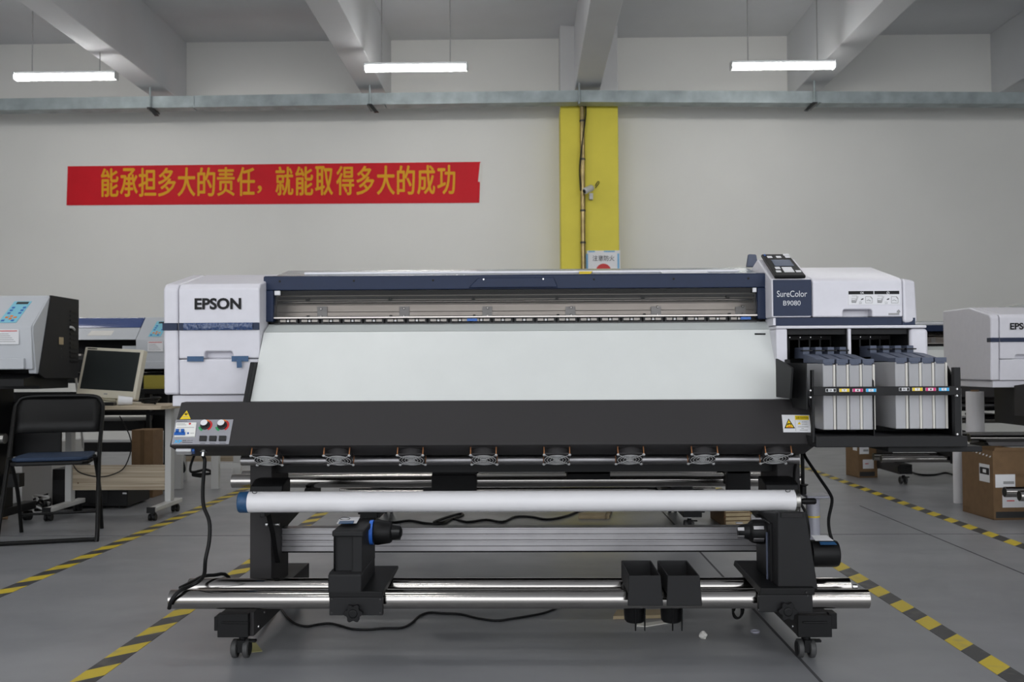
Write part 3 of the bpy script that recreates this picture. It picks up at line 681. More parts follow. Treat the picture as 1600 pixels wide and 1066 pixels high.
# pinch rollers
pz0_, pz1_ = z_m(504, 3.56), z_m(496, 3.56)
MB().box(lx0+.02, lx1-.02, 3.575, 3.60, pz0_-.02, pz1_+.004).build('roller_bed', PR, 'black')
MB().box(fx0, fx1, 3.555, 3.575, pz0_-.012, pz0_).build('roller_ledge', PR, 'alu_dark')
r0 = None
for i in range(22):
    px = 450 + i*33.6; c0 = Vector((PX(px, 3.56), 3.566, (pz0_+pz1_)/2+.001))
    if r0 is None:
        m = MB().use('alu_rail').cyl(c0+Vector((-.030, 0, 0)), c0+Vector((.030, 0, 0)), .0065, 10)
        m.use('ink_black').box(c0.x-.036, c0.x-.030, c0.y-.007, c0.y+.006, c0.z-.009, c0.z+.009).box(c0.x+.030, c0.x+.036, c0.y-.007, c0.y+.006, c0.z-.009, c0.z+.009)
        m.use('ink_black').box(c0.x-.008, c0.x-.004, c0.y-.008, c0.y, c0.z-.007, c0.z+.007).box(c0.x+.004, c0.x+.008, c0.y-.008, c0.y, c0.z-.007, c0.z+.007).use('sticker').box(c0.x-.004, c0.x+.004, c0.y-.0085, c0.y, c0.z-.004, c0.z+.001)
        r0 = m.build('pinch_roller', PR); rc = c0.x
    else:
        c = r0.copy(); COL.objects.link(c); c.location.x = c0.x-rc
for px in (738, 1166): MB().box(PX(px-8, 3.552), PX(px+8, 3.552), 3.549, 3.553, z_m(501.5, 3.55), z_m(497.5, 3.55)).build('blue_tag', PR, 'toggle_blue')

# --- platen (sloping paper guide)
A0 = (3.56, z_m(505, 3.56)); A1 = (3.50, z_m(517, 3.50)); A2 = (3.33, z_m(627.5, 3.33))
x0, x1 = PX(414, 3.52), PX(1212, 3.52)
MB().use('platen').prism_x([A1, A2, (A2[0]+.03, A2[1]), (A1[0]+.05, A1[1]-.02)], x0, x1).build('platen', PR, bevel=.002)
MB().use('platen_dark').prism_x([A0, (A1[0], A1[1]+.0004), (A1[0]+.05, A1[1]-.02), (3.6, A0[1]-.03)], x0+.003, x1-.003).build('platen_lip', PR)
sa, sb = P(1179, 523, 3.49), P(1196, 521.5, 3.49)
MB().slab([PPL(1179, 523.3, (0, A1[0], A1[1]), Vector((0, A2[1]-A1[1], A1[0]-A2[0])).normalized()*1) + Vector((0, -.001, 0)), PPL(1196, 523.3, (0, A1[0], A1[1]), Vector((0, A2[1]-A1[1], A1[0]-A2[0]))) + Vector((0, -.001, 0)),
           PPL(1196, 521, (0, A1[0], A1[1]), Vector((0, A2[1]-A1[1], A1[0]-A2[0]))) + Vector((0, -.001, 0)), PPL(1179, 521, (0, A1[0], A1[1]), Vector((0, A2[1]-A1[1], A1[0]-A2[0]))) + Vector((0, -.001, 0))], (0, -1, .3), .001).build('platen_mark', PR, 'letter_dark')
ya, za = 3.42, P(400, 566, 3.42).z; yb, zb_ = 3.325, z_m(628, 3.325)
for xx, px0 in ((x0-.016, 0), (x1+.001, 1)):
    MB().prism_x([(ya-.035, za), (yb-.03, zb_), (yb+.03, zb_), (ya+.03, za)], xx, xx+.015).build('platen_side', PR, 'black_soft', bevel=.003)

# --- post heater housing
H0 = (3.33, z_m(625.5, 3.33)); H1 = (3.285, z_m(627, 3.285)); H2 = (3.262, z_m(641.5, 3.262)); H3 = (3.18, z_m(695, 3.18)); H4 = (3.33, z_m(711, 3.33)); H5 = (3.44, z_m(711, 3.33)); H6 = (3.44, H0[1]-.01)
hx0, hx1 = PX(265.5, 3.18), PX(1275.5, 3.18)
# thin return pan under the front so that the fan face looks down and forward
HT = MB().prism_x([H0, H1, H2, H3, (H3[0]+.004, H3[1]-.004), H4, H5, H6], hx0, hx1).build('heater_housing', PR, 'powder', bevel=.002)
hn = Vector((0, -(H2[1]-H3[1]), H2[0]-H3[0])).normalized()
if hn.y > 0: hn = -hn
hp = Vector((0, H2[0], H2[1])); hv = (Vector((0, H2[0]-H3[0], H2[1]-H3[1]))).normalized()
def HP(px, py, off=0.0): return PPL(px, py, hp, hn) + hn*off
def on_heater(name, pxs, material, parent=HT, t=.001, off=0.0003, bevel=0):
    return MB().slab([HP(a, b, off) for a, b in pxs], hn, t).build(name, parent, material, smooth=False, bevel=bevel)
CPL = MB().slab([HP(267.8, 695, 0), HP(357.5, 694.6, 0), HP(364.5, 656, 0), HP(275, 656.5, 0)], hn, .0015).build('heater_controls', PR, 'panel_grey', smooth=False)
on_heater('breaker_face', [(273, 684), (305, 683.8), (307.5, 661.7), (276, 662)], 'breaker', CPL, .004, .0015)
m = MB().use('toggle_blue'); m.slab([HP(273, 681.8, .006), HP(290, 681.8, .006), HP(290.5, 677.5, .006), HP(273.6, 677.5, .006)], hn, .003)
for q in (276, 284.5): m.slab([HP(q, 678, .008), HP(q+4.5, 678, .008), HP(q+5, 674, .008), HP(q+.6, 674, .008)], hn, .007)
m.slab([HP(293.5, 680, .006), HP(295.8, 680, .006), HP(296, 677.7, .006), HP(293.7, 677.7, .006)], hn, .002)
m.build('toggle', CPL, smooth=False)
c0 = HP(297.5, 663.8, .0057); MB().lathe(c0, hn, [(0, .004), (.0006, .004)], 12).build('red_mark', CPL, 'red')
m = MB().use('print_grey')
for py, q0, q1 in ((663.7, 277, 290), (665.6, 277, 292), (669.5, 277, 304), (672, 277, 287), (678.5, 298, 304)):
    m.slab([HP(q0, py+.35, .0056), HP(q1, py+.35, .0056), HP(q1, py-.35, .0056), HP(q0, py-.35, .0056)], hn, .0003)
m.build('breaker_print', CPL, smooth=False)
for kx in (319.8, 346.2):
    c0 = HP(kx+1.3, 665.6, .0015)
    m = MB()
    for k, (col, a0, a1) in enumerate((('green', 195, 250), ('orange', 62, 120), ('red', 0, 60), ('red', 305, 360))):
        m.use(col); pts = []
        for j in range(7):
            t = math.radians(a0+(a1-a0)*j/6); pts.append(c0+Vector((1, 0, 0))*math.cos(t)*.0235+hv*math.sin(t)*.0235)
        for j in range(6, -1, -1):
            t = math.radians(a0+(a1-a0)*j/6); pts.append(c0+Vector((1, 0, 0))*math.cos(t)*.016+hv*math.sin(t)*.016)
        for j in range(6): m.slab([pts[j], pts[j+1], pts[12-j], pts[13-j]][::-1], hn, .0004)
    m.build('dial_scale', CPL, smooth=False)
    kb = MB().use('ink_black').lathe(c0, hn, [(0, .0165), (.004, .0165), (.006, .0135), (.019, .012)], 20)
    kb.use('sticker').lathe(c0+hn*.019, hn, [(0, .0118), (.001, .0112)], 20).build('dial_knob', CPL)
for q in (318, 333.3, 348.4):
    on_heater('rocker_switch', [(q-6.2, 690.2), (q+5, 690.2), (q+5.8, 682.6), (q-5.4, 682.6)], 'ink_black', CPL, .006, .0015, .001)
m = MB().use('cyan'); o = HP(271.3, 693.2, .0016); m.text('XP', o, (1, 0, 0), hv, .0265, .0125, bold=.03)
m.build('maker_mark', CPL, smooth=False)
m = MB().use('letter_dark'); m.text('电源自动开关', HP(276.3, 659.6, .0016), (1, 0, 0), hv, .036, .0042)
m.text('智能 XW-4T', HP(285.5, 690.2, .0016), (1, 0, 0), hv, .034, .0052)
for py, q0, q1 in ((692, 285, 301), (693.4, 313, 321), (693.4, 328, 337), (693.4, 343, 353)):
    m.slab([HP(q0, py+.3, .0016), HP(q1, py+.3, .0016), HP(q1, py-.3, .0016), HP(q0, py-.3, .0016)], hn, .0003)
m.build('panel_lettering', CPL, smooth=False)
# yellow triangle
ws = on_heater('warning_sticker', [(281, 655.5), (298, 655), (292, 641.8)], 'yellow', HT, .0008)
m = MB().use('letter_dark').lathe(HP(291, 647.4, .0011), hn, [(0, .005), (.0004, .005)], 16)
m.use('yellow').text('7', HP(290, 648.8, .0016), (1, 0, 0), hv, .004, .006, bold=.01); m.use('print_grey').slab([HP(286, 652, .0011), HP(294.5, 652, .0011), HP(294.5, 651.2, .0011), HP(286, 651.2, .0011)], hn, .0004)
m.build('warning_symbol', HT, smooth=False)
# caution label
cl = on_heater('caution_label', [(1224, 675.8), (1267.5, 676), (1264.5, 649), (1221.3, 648.6)], 'sticker', PR, .0008)
m = MB().use('yellow').slab([HP(1242.3, 656.6, .0011), HP(1264, 656.8, .0011), HP(1263.3, 650, .0011), HP(1241.8, 649.9, .0011)], hn, .0004)
m.use('letter_dark').text('注意 CAUTION', HP(1243.8, 655.2, .0017), (1, 0, 0), hv, .0405, .0086)
m.slab([HP(1225.5, 669.8, .0011), HP(1242.2, 669.8, .0011), HP(1232, 654.3, .0011)], hn, .0004)
m.use('yellow').slab([HP(1227.7, 668.6, .0015), HP(1239.9, 668.6, .0015), HP(1232, 656.7, .0015)], hn, .0004)
m.use('orange').slab([HP(1229, 668.3, .0019), HP(1238, 668.3, .0019), HP(1235, 666, .0019), HP(1231.5, 666.2, .0019)], hn, .0004)
m.use('letter_dark').slab([HP(1230.5, 663.8, .0019), HP(1236, 663.6, .0019), HP(1236, 662.3, .0019), HP(1230.3, 662.4, .0019)], hn, .0004)
m.slab([HP(1235.3, 665.5, .0019), HP(1236, 665.5, .0019), HP(1236, 663, .0019), HP(1235.3, 663, .0019)], hn, .0004); m.slab([HP(1229.5, 664.8, .0019), HP(1231, 665.3, .0019), HP(1232, 663.5, .0019), HP(1230.6, 663.2, .0019)], hn, .0004)
m.use('yellow').slab([HP(1246, 663.6, .0011), HP(1251.4, 663.6, .0011), HP(1248.6, 659.4, .0011)], hn, .0004)
m.use('print_grey').text('高温危险', HP(1253, 661, .0011), (1, 0, 0), hv, .018, .0055); m.text('请勿触摸', HP(1253, 664.8, .0011), (1, 0, 0), hv, .018, .0055)
for py, q0, q1 in ((667.4, 1246.5, 1263), (670, 1252, 1256), (672.5, 1249.5, 1262)): m.slab([HP(q0, py+.4, .0011), HP(q1, py+.4, .0011), HP(q1, py-.4, .0011), HP(q0, py-.4, .0011)], hn, .0003)
m.slab([HP(1243.3, 674.3, .0011), HP(1243.8, 674.3, .0011), HP(1242.2, 657, .0011), HP(1241.8, 657, .0011)], hn, .0003)
m.build('label_print', cl, smooth=False)
# under the heater: connector and cable gland
rn = Vector((0, -(H3[1]-H4[1]), -(H4[0]-H3[0]))).normalized(); rp = Vector((0, H3[0], H3[1]))
rv = Vector((0, H4[0]-H3[0], H4[1]-H3[1])).normalized()
def RP(px, py, off=0.0): return PPL(px, py, rp, rn) + rn*off
MB().slab([RP(276, 705.5), RP(300, 705.5), RP(299, 700.3), RP(275, 700.3)], rn, .012).build('connector_block', HT, 'sticker', bevel=.002)
MB().slab([RP(300.5, 705), RP(305, 705), RP(304, 700.8), RP(299.5, 700.8)], rn, .010).build('connector_clip', HT, 'toggle_blue')
MB().lathe(RP(318, 703.5), rn, [(0, .012), (.006, .012), (.008, .008), (.022, .007)], 12).build('cable_gland', HT, 'steel')
MB().slab([RP(331, 700.6), RP(343, 700.6), RP(343, 699.4), RP(331, 699.4)], rn, .001).build('slot_mark', HT, 'sticker')

# fans: built once, copied along the rail
fan0 = None
for px in (422, 533, 645.5, 757.5, 870, 983, 1096, 1209):
    if fan0 is None:
        ta = math.radians(27); fn = Vector((0, -math.sin(ta), -math.cos(ta))); u = Vector((1, 0, 0)); v = Vector((0, math.cos(ta), -math.sin(ta))); w = .043
        c0 = Vector((PX(px-1.5, 3.255), 3.203, H3[1]-.0075)) + v*w
        def FQ(a, b, d): return c0 + u*a + v*b + fn*d
        m = MB().use('powder')
        for d0_, d1_ in ((.0, .004), (.024, .028)):
            m.slab([FQ(-w, -w, d0_), FQ(-w, w, d0_), FQ(w, w, d0_), FQ(w, -w, d0_)][::-1] if d0_ == 0 else [FQ(-w, -w, d0_), FQ(-w, w, d0_), FQ(w, w, d0_), FQ(w, -w, d0_)][::-1], fn, d1_-d0_)
        m.lathe(FQ(0, 0, .003), fn, [(0, .042), (.022, .042)], 24)
        fan0 = m.build('cooling_fan', PR)
        for a in (-1, 1):
            for b in (-1, 1): MB().cyl(FQ(a*.0425, b*.0425, -.001), FQ(a*.0425, b*.0425, .029), .0022, 8).build('standoff', fan0, 'copper')
        m = MB().use('guard_wire')
        for r in (.012, .022, .032, .041): m.tube([FQ(math.cos(t)*r, math.sin(t)*r, .032) for t in [k*math.pi/10 for k in range(20)]], .0013, 5, True, 1)
        for a, b in ((1, 1), (1, -1)): m.tube([FQ(-a*.041, -b*.041, .031), FQ(a*.041, b*.041, .031)], .0014, 5, smooth=1)
        for a in (-1, 1):
            for b in (-1, 1): m.lathe(FQ(a*.0425, b*.0425, .029), fn, [(0, .005), (.003, .005), (.005, .003)], 10)
        m.lathe(FQ(0, 0, .0305), fn, [(0, .009), (.001, .009)], 14)
        m.build('finger_guard', fan0)
        m = MB().use('alu_dark')
        for k in range(7):
            t = 2*math.pi*k/7; e = .35
            m.slab([FQ(math.cos(t)*.013, math.sin(t)*.013, .0285), FQ(math.cos(t+e)*.013, math.sin(t+e)*.013, .0285), FQ(math.cos(t+e*1.7)*.037, math.sin(t+e*1.7)*.037, .0285), FQ(math.cos(t+.2)*.037, math.sin(t+.2)*.037, .0285)], fn, .0008)
        m.build('rotor', fan0); fx = PX(px-1.5, 3.255)
    else:
        c = copy_tree(fan0, PR); c.location.x = PX(px-1.5, 3.255)-fx

# --- stand
TZ = P(800, 718.5, 3.42).z
MB().pipe((PX(378, 3.42), 3.42, TZ), (PX(1246, 3.42), 3.42, TZ), .0175, .014).build('support_tube', PR, 'alu')
xf0, xf1, xg0, xg1 = -1.003, -.895, .862, .962           # feet
pl0, pl1, pr0, pr1 = PX(391, 3.456), PX(425, 3.456), PX(1212, 3.456), PX(1248, 3.456)
MB().box(pl0, pl1, 3.456, 3.70, .155, .84).build('stand_post', PR, 'powder', bevel=.004)
MB().box(pr0, pr1, 3.456, 3.70, .155, .84).build('stand_post', PR, 'powder', bevel=.004)
MB().box(pl0, pr1, 3.52, 4.08, P(800, 738, 3.52).z, .84).build('body_frame', PR, 'black')
for a, b in ((xf0, xf1), (xg0, xg1)):
    MB().prism_x([(3.13, .082), (3.13, .160), (3.92, .160), (3.92, .10), (3.80, .082)], a, b).build('foot_beam', PR, 'powder', bevel=.003)
    s = -1 if a < 0 else 1
    m = MB().use('black').box(a-.004, b-.012 if s < 0 else b+.004, 3.105, 3.13, .085, .16).box((a-.016), a+.004, 3.11, 3.16, .105, .15) if s < 0 else MB().use('black').box(a-.004, b+.004, 3.105, 3.13, .085, .155).box(b-.004, b+.022, 3.11, 3.16, .11, .16)
    m.box(a+.01, b-.01, 3.10, 3.12, .13, .136)
    m.build('foot_cap', PR, bevel=.002)
    for y, z in ((3.18, .10), (3.25, .13)):
        xx = b if s < 0 else a
        MB().lathe((xx, y, z), (-s, 0, 0), [(-.002, .005), (.003, .004)], 8).build('foot_bolt', PR, 'steel')
cas0 = None
for cx_, cy_ in ((PX(381, 3.2), 3.18), (PX(1250, 3.2), 3.18), (-.95, 3.86), (.91, 3.86)):
    if cas0 is None:
        m = MB().use('black').cyl((cx_+.004, cy_, .055), (cx_+.004, cy_, .084), .012, 12).box(cx_-.008, cx_+.016, cy_-.02, cy_+.02, .02, .06)
        cas0 = m.build('caster', PR); ca = Vector((cx_, cy_, 0))
        for dx in (-.019, .019):
            m = MB().use('wheel_grey').lathe((cx_+dx-.009, cy_, .030), (1, 0, 0), [(0, .026), (.002, .030), (.016, .030), (.018, .026)], 24)
            m.use('rubber').lathe((cx_+dx-.0105, cy_, .030), (1, 0, 0), [(0, .024), (.021, .024)], 20).build('caster_wheel', cas0)
        MB().box(cx_+.02, cx_+.05, cy_-.01, cy_+.01, .05, .058).build('brake_pedal', cas0, 'black', bevel=.002)
        MB().cyl((cx_+.004, cy_, .070), (cx_+.004, cy_, .080), .014, 12).build('caster_nut', cas0, 'sticker')
    else:
        c = copy_tree(cas0, PR); c.location = (cx_-ca.x, cy_-ca.y, 0)
# aluminium extrusion
ey = 3.60; e0, e1 = z_m(861, ey), z_m(825, ey); hh = e1-e0
prof = [(ey, e0), (ey, e0+hh*.20), (ey+.004, e0+hh*.22), (ey+.004, e0+hh*.38), (ey, e0+hh*.40), (ey, e0+hh*.46), (ey+.005, e0+hh*.48), (ey+.005, e0+hh*.64), (ey, e0+hh*.66), (ey, e0+hh*.72), (ey+.005, e0+hh*.74), (ey+.005, e0+hh*.92), (ey, e0+hh*.94), (ey, e1), (ey+.06, e1), (ey+.06, e0)]
MB().prism_x(prof, pl1, pr0).build('cross_beam', PR, 'alu', smooth=False)
MB().box(pl1, pr0, ey+.003, ey+.057, e0-.006, e0).build('beam_seal', PR, 'black')
# swing arms that carry the white tube, hoods
for s, xa in ((-1, PX(428, 3.45)), (1, PX(1190, 3.45))):
    MB().prism_x([(3.36, .515), (3.27, .50), (3.27, .445), (3.34, .445), (3.40, .37), (3.44, .29), (3.47, .25), (3.49, .25), (3.47, .33), (3.45, .40), (3.43, .46), (3.43, .515)], xa, xa+.018).build('swing_arm', PR, 'black', bevel=.003)
    hx_ = PX(393, 3.36) if s < 0 else PX(1192, 3.36)
    MB().prism_x([(3.33, .50), (3.345, .545), (3.40, .56), (3.455, .56), (3.455, .49)], hx_, hx_+.115).build('arm_hood', PR, 'black', bevel=.006)
    bz = P(430, 820, 3.40).z
    MB().lathe((PX(416, 3.4) if s < 0 else PX(1176, 3.4), 3.40, bz), (1, 0, 0), [(0, .008), (.008, .008), (.010, .004), (.018, .004), (.018, .006), (.048, .006)], 10).build('pivot_bolt', PR, 'steel')
# white tube
WZ0, WZ1 = P(386, 784.8, 3.28).z, P(1240, 782, 3.28).z
wa, wb = Vector((PX(386, 3.28), 3.28, WZ0)), Vector((PX(1239, 3.28), 3.28, WZ1)); wu = (wb-wa).normalized()
WT = MB().lathe(wa, wu, [(0, .0355), ((wb-wa).length, .0355)], 40).build('tension_tube', PR, 'tube_white')
MB().lathe(wa-wu*.025, wu, [(0, .034), (.004, .0362), (.034, .0364)], 40).build('blue_tape_wrap', WT, 'blue_tape', angle=20)
MB().lathe(wb-wu*.003, wu, [(0, .0366), (.014, .0366), (.016, .033)], 32).build('end_ring', WT, 'chrome_dull')
for t in (40, 130, 220, 300):
    MB().lathe(wb+wu*.006+Vector((0, -math.cos(math.radians(t))*.036, math.sin(math.radians(t))*.036)), (0, -math.cos(math.radians(t)), math.sin(math.radians(t))), [(0, .003), (.002, .002)], 8).build('ring_screw', WT, 'steel')
hb = P(1247, 783.5, 3.28)
MB().lathe(hb, (1, 0, 0), [(0, .007), (.012, .008), (.018, .0105), (.055, .011), (.060, .008)], 14).build('crank_handle', WT, 'black')
for c0 in (P(398, 769.3, 3.25), P(1231, 766.8, 3.25)):
    MB().tube([c0+Vector((math.cos(t)*.008, -.0015, math.sin(t)*.0045)) for t in [k*math.pi/5 for k in range(10)]], .0011, 5, True, 1).build('scribbled_mark', WT, 'letter_dark')

# --- rails
FZ = .5*(P(300, 937.3, 3.10).z + P(1320, 935, 3.10).z)
def rail_tube(px0, px1, Y, r=.0305, Z=None):
    Z = FZ if Z is None else Z
    o = MB().pipe((PX(px0, Y), Y, Z), (PX(px1, Y), Y, Z), r, r-.003, 40).build('guide_tube', PR, 'chrome')
    for px, s in ((px0, 1), (px1, -1)):
        xx = PX(px, Y); MB().cyl((xx+s*.002, Y, Z), (xx+s*.02, Y, Z), r-.003, 24).build('tube_plug', o, 'black')
    return o
rail_tube(269, 1350, 3.10); rail_tube(298, 1321, 3.27)
MB().lathe((PX(285, 3.12), 3.125, FZ+.031), (1, 0, .0), [(0, .007), (.012, .007), (.014, .004)], 8).build('tube_bolt', PR, 'steel')
MB().lathe((PX(1327, 3.14), 3.14, FZ+.028), (1, 0, .0), [(0, .008), (.014, .008), (.016, .004)], 8).build('tube_bolt', PR, 'steel')
RZ = P(365, 752, 4.29).z
rail_tube(364, 1252, 4.29, .0305, RZ); rail_tube(380, 1240, 4.45, .0305, RZ)
for a, b in ((xf0+.01, xf0+.035), (xg1-.035, xg1-.01)):
    MB().prism_x([(3.69, .30), (3.69, .37), (4.24, RZ-.045), (4.26, RZ-.028), (4.48, RZ-.028), (4.48, RZ-.075), (4.2, RZ-.09)], a, b).build('rear_bracket', PR, 'black', bevel=.003)
for q0, q1, y0, y1 in ((674, 744, 742, 769), (884, 952, 733, 749), (1133, 1170, 733, 768)):
    h = MB().box(PX(q0, 4.23), PX(q1, 4.23), 4.22, 4.255, z_m(y1, 4.23), z_m(y0, 4.23)).box(PX(q0, 4.23)+.003, PX(q1, 4.23)-.003, 4.22, 4.55, RZ+.032, RZ+.055)
    h.build('rear_roll_holder', PR, 'black_soft', bevel=.003)

# --- take-up units
def star_knob(px, py, Y, parent, r=.026):
    c0 = P(px, py, Y); pts = []
    for k in range(36):
        t = 2*math.pi*k/36; rr = r*(1+.16*math.cos(6*t)); pts.append((c0.x+math.cos(t)*rr, c0.z+math.sin(t)*rr))
    MB().use('black').prism_y(pts, Y-.012, Y+.006).lathe((c0.x, Y+.02, c0.z), (0, -1, 0), [(0, .012), (.020, .014), (.034, .014), (.036, .011)], 16).build('star_knob', parent, bevel=.002)
TU = thing_part = MB().prism_x([(3.035, P(550, 925, 3.05).z), (3.035, P(550, 897, 3.05).z), (3.05, P(550, 894, 3.05).z), (3.30, P(550, 894, 3.05).z), (3.30, P(550, 925, 3.05).z)], PX(514, 3.05), PX(566, 3.05)).build('take_up_unit', PR, 'black_soft', bevel=.005)
zt_, zt2 = P(545, 830, 3.06).z, P(545, 895, 3.06).z
hd = MB().prism_x([(3.055, zt2-.005), (3.055, zt_-.012), (3.07, zt_), (3.29, zt_+.004), (3.315, zt_-.02), (3.315, zt2-.005)], PX(521.5, 3.06), PX(566, 3.06)).build('tower', TU, 'black_soft', bevel=.006, seg=3)
cut(hd, MB().rbox(PX(536.5, 3.055), (P(536, 837, 3.055).z+P(536, 893, 3.055).z)/2, .058, P(536, 837, 3.055).z-P(536, 893, 3.055).z, .008, 3.0, 3.067))
MB().box(PX(519, 3.05), PX(567.5, 3.05), 3.045, 3.31, zt_-.016, zt_+.003).build('tower_cap', TU, 'black_soft', bevel=.005)
MB().box(PX(566, 3.2), PX(566, 3.2)+.012, 3.10, 3.34, zt2-.03, zt_-.01).build('side_wall', TU, 'black', bevel=.003)
MB().box(PX(566, 3.2)+.012, PX(566, 3.2)+.016, 3.16, 3.17, zt2-.02, zt_-.03).build('edge_strip', TU, 'slate')
MB().slab([P(526, 818.5, 3.13), P(557, 818, 3.13), P(562.5, 808.5, 3.25), P(532, 809, 3.25)], (0, -.05, 1), .001).build('sticker', TU, 'sticker')
MB().slab([P(529, 818.7, 3.12), P(552, 818.3, 3.12), P(553.5, 814.5, 3.165), P(531, 815, 3.165)], (0, -.05, 1), .0018).build('blue_tape', TU, 'blue_tape')
MB().tube([P(533+8*math.cos(t)+6, 811.5+2*math.sin(t), 3.2)+Vector((0, 0, .002)) for t in [k*math.pi/5 for k in range(10)]], .001, 5, True, 1).build('scribbled_mark', TU, 'letter_dark')
ax = P(600, 832, 3.22)
MB().lathe((PX(570, 3.22), 3.22, ax.z), (1, 0, 0), [(0, .015), (.018, .015), (.018, .041), (.030, .041), (.030, .03)], 28).build('blue_ring', TU, 'blue_ring')
m = MB().use('black').lathe((PX(586, 3.22), 3.22, ax.z), (1, 0, 0), [(0, .041), (.01, .042), (.05, .036), (.056, .031), (.058, .026), (.082, .022), (.086, .018), (.09, .010)], 24)
m.build('core_chuck', TU)
for t in (20, 90, 160, 250):
    a = math.radians(t); c0 = Vector((PX(612, 3.22), 3.22-math.cos(a)*.024, ax.z+math.sin(a)*.024))
    MB().box(c0.x, c0.x+.028, c0.y-.004, c0.y+.004, c0.z-.004, c0.z+.004).build('chuck_jaw', TU, 'alu_dark', bevel=.001)
cz0, cz1 = P(555, 962, 3.03).z, P(555, 934, 3.03).z
MB().prism_y([(PX(514.5, 3.03), cz0), (PX(514.5, 3.03), cz1), (PX(597.5, 3.03), cz1), (PX(597.5, 3.03), cz0)], 3.03, 3.05).build('clamp_plate', TU, 'black_soft', bevel=.002)
MB().hexa([(PX(514, 3.04), 3.035, cz1-.002), (PX(598, 3.04), 3.035, cz1-.002), (PX(598, 3.04), 3.40, cz1+.012), (PX(514, 3.04), 3.40, cz1+.012)],
          [(PX(514, 3.04), 3.035, cz1+.018), (PX(598, 3.04), 3.035, cz1+.018), (PX(598, 3.04), 3.40, cz1+.024), (PX(514, 3.04), 3.40, cz1+.024)]).build('sled', TU, 'black', bevel=.003)
for px, py in ((518, 936.5), (518, 958), (594, 937), (594, 958)):
    c0 = P(px, py, 3.03); MB().lathe(c0, (0, -1, 0), [(-.002, .003), (.0015, .0025)], 8).build('clamp_screw', TU, 'alu_dark')
star_knob(552.5, 958, 3.015, TU)

zt_ = P(1230, 800, 3.06).z; zt2 = P(1230, 922, 3.06).z
TR = MB().hexa([(PX(1211, 3.06), 3.06, zt2), (PX(1274, 3.06), 3.06, zt2), (PX(1274, 3.06), 3.32, zt2), (PX(1211, 3.06), 3.32, zt2)],
               [(PX(1211.5, 3.06), 3.06, zt_), (PX(1257, 3.06), 3.06, zt_), (PX(1257, 3.06), 3.32, zt_-.036), (PX(1211.5, 3.06), 3.32, zt_-.036)]).build('take_up_drive', PR, 'black_soft', bevel=.006, seg=3)
MB().box(PX(1217, 3.055), PX(1253, 3.055), 3.0575, 3.063, zt_-.018, zt_-.003).build('vent_panel', TR, 'black', bevel=.001)
for k in range(4):
    MB().box(PX(1219, 3.055), PX(1251, 3.055), 3.056, 3.058, zt_-.0165+.0035*k, zt_-.0150+.0035*k).build('vent_slat', TR, 'powder')
MB().box(PX(1196, 3.15), PX(1211, 3.06)+.004, 3.12, 3.31, zt2-.004, zt_-.045).build('side_wall', TR, 'black', bevel=.004)
MB().box(PX(1196, 3.15)-.004, PX(1196, 3.15), 3.15, 3.158, zt2, zt_-.08).build('edge_strip', TR, 'slate')
ax2 = P(1190, 830.5, 3.2)
MB().lathe((PX(1203, 3.2), 3.2, ax2.z), (-1, 0, 0), [(0, .040), (.04, .042), (.066, .037), (.074, .031), (.078, .026), (.100, .022), (.112, .016)], 24).build('core_chuck', TR, 'black')
for t in (-30, 25, 85):
    a = math.radians(t)
    for xx, rr, ln in ((PX(1192, 3.2)-.012, .0405, .034), (PX(1163, 3.2)-.012, .0265, .022)):
        n_ = Vector((0, -math.cos(a), math.sin(a))); w_ = Vector((0, math.sin(a), math.cos(a))); c0 = Vector((xx, 3.2, ax2.z)) + n_*rr
        MB().slab([c0+w_*.006, c0-w_*.006, c0-w_*.006-Vector((ln, 0, 0)), c0+w_*.006-Vector((ln, 0, 0))], n_, .004).build('chuck_jaw', TR, 'alu', bevel=.001)
mz = P(1285, 865, 3.2).z
MO = MB().lathe((PX(1262, 3.2), 3.2, mz), (1, 0, 0), [(0, .044), (.08, .044), (.088, .041), (.092, .030)], 28).build('drive_motor', TR, 'black')
MB().slab([(PX(1266, 3.2), 3.17, mz+.047), (PX(1294, 3.2), 3.17, mz+.047), (PX(1290, 3.2), 3.215, mz+.056), (PX(1266, 3.2), 3.215, mz+.056)], (0, -.2, 1), .001).build('motor_sticker', TR, 'sticker')
MB().slab([(PX(1272, 3.2), 3.156, mz+.036), (PX(1297, 3.2), 3.156, mz+.036), (PX(1295, 3.2), 3.168, mz+.043), (PX(1272, 3.2), 3.168, mz+.043)], (0, -.6, 1), .0015).build('blue_tape', TR, 'blue_tape')
cz0, cz1 = P(1222, 957, 3.03).z, P(1222, 930, 3.03).z
MB().prism_y([(PX(1181, 3.03), cz0), (PX(1181, 3.03), cz1), (PX(1265, 3.03), cz1), (PX(1265, 3.03), cz0)], 3.03, 3.05).build('clamp_plate', TR, 'black_soft', bevel=.002)
MB().hexa([(PX(1182, 3.04), 3.035, cz1-.002), (PX(1268, 3.04), 3.035, cz1-.002), (PX(1268, 3.04), 3.42, cz1+.012), (PX(1182, 3.04), 3.42, cz1+.012)],
          [(PX(1184, 3.04), 3.035, cz1+.020), (PX(1268, 3.04), 3.035, cz1+.020), (PX(1268, 3.04), 3.42, cz1+.03), (PX(1184, 3.04), 3.42, cz1+.03)]).build('sled', TR, 'black', bevel=.003)
for px, py in ((1185, 932), (1185, 953), (1262, 931), (1260, 926)):
    c0 = P(px, py, 3.03); MB().lathe(c0, (0, -1, 0), [(-.002, .003), (.0015, .0025)], 8).build('clamp_screw', TR, 'alu_dark')
star_knob(1230, 955, 3.015, TR)
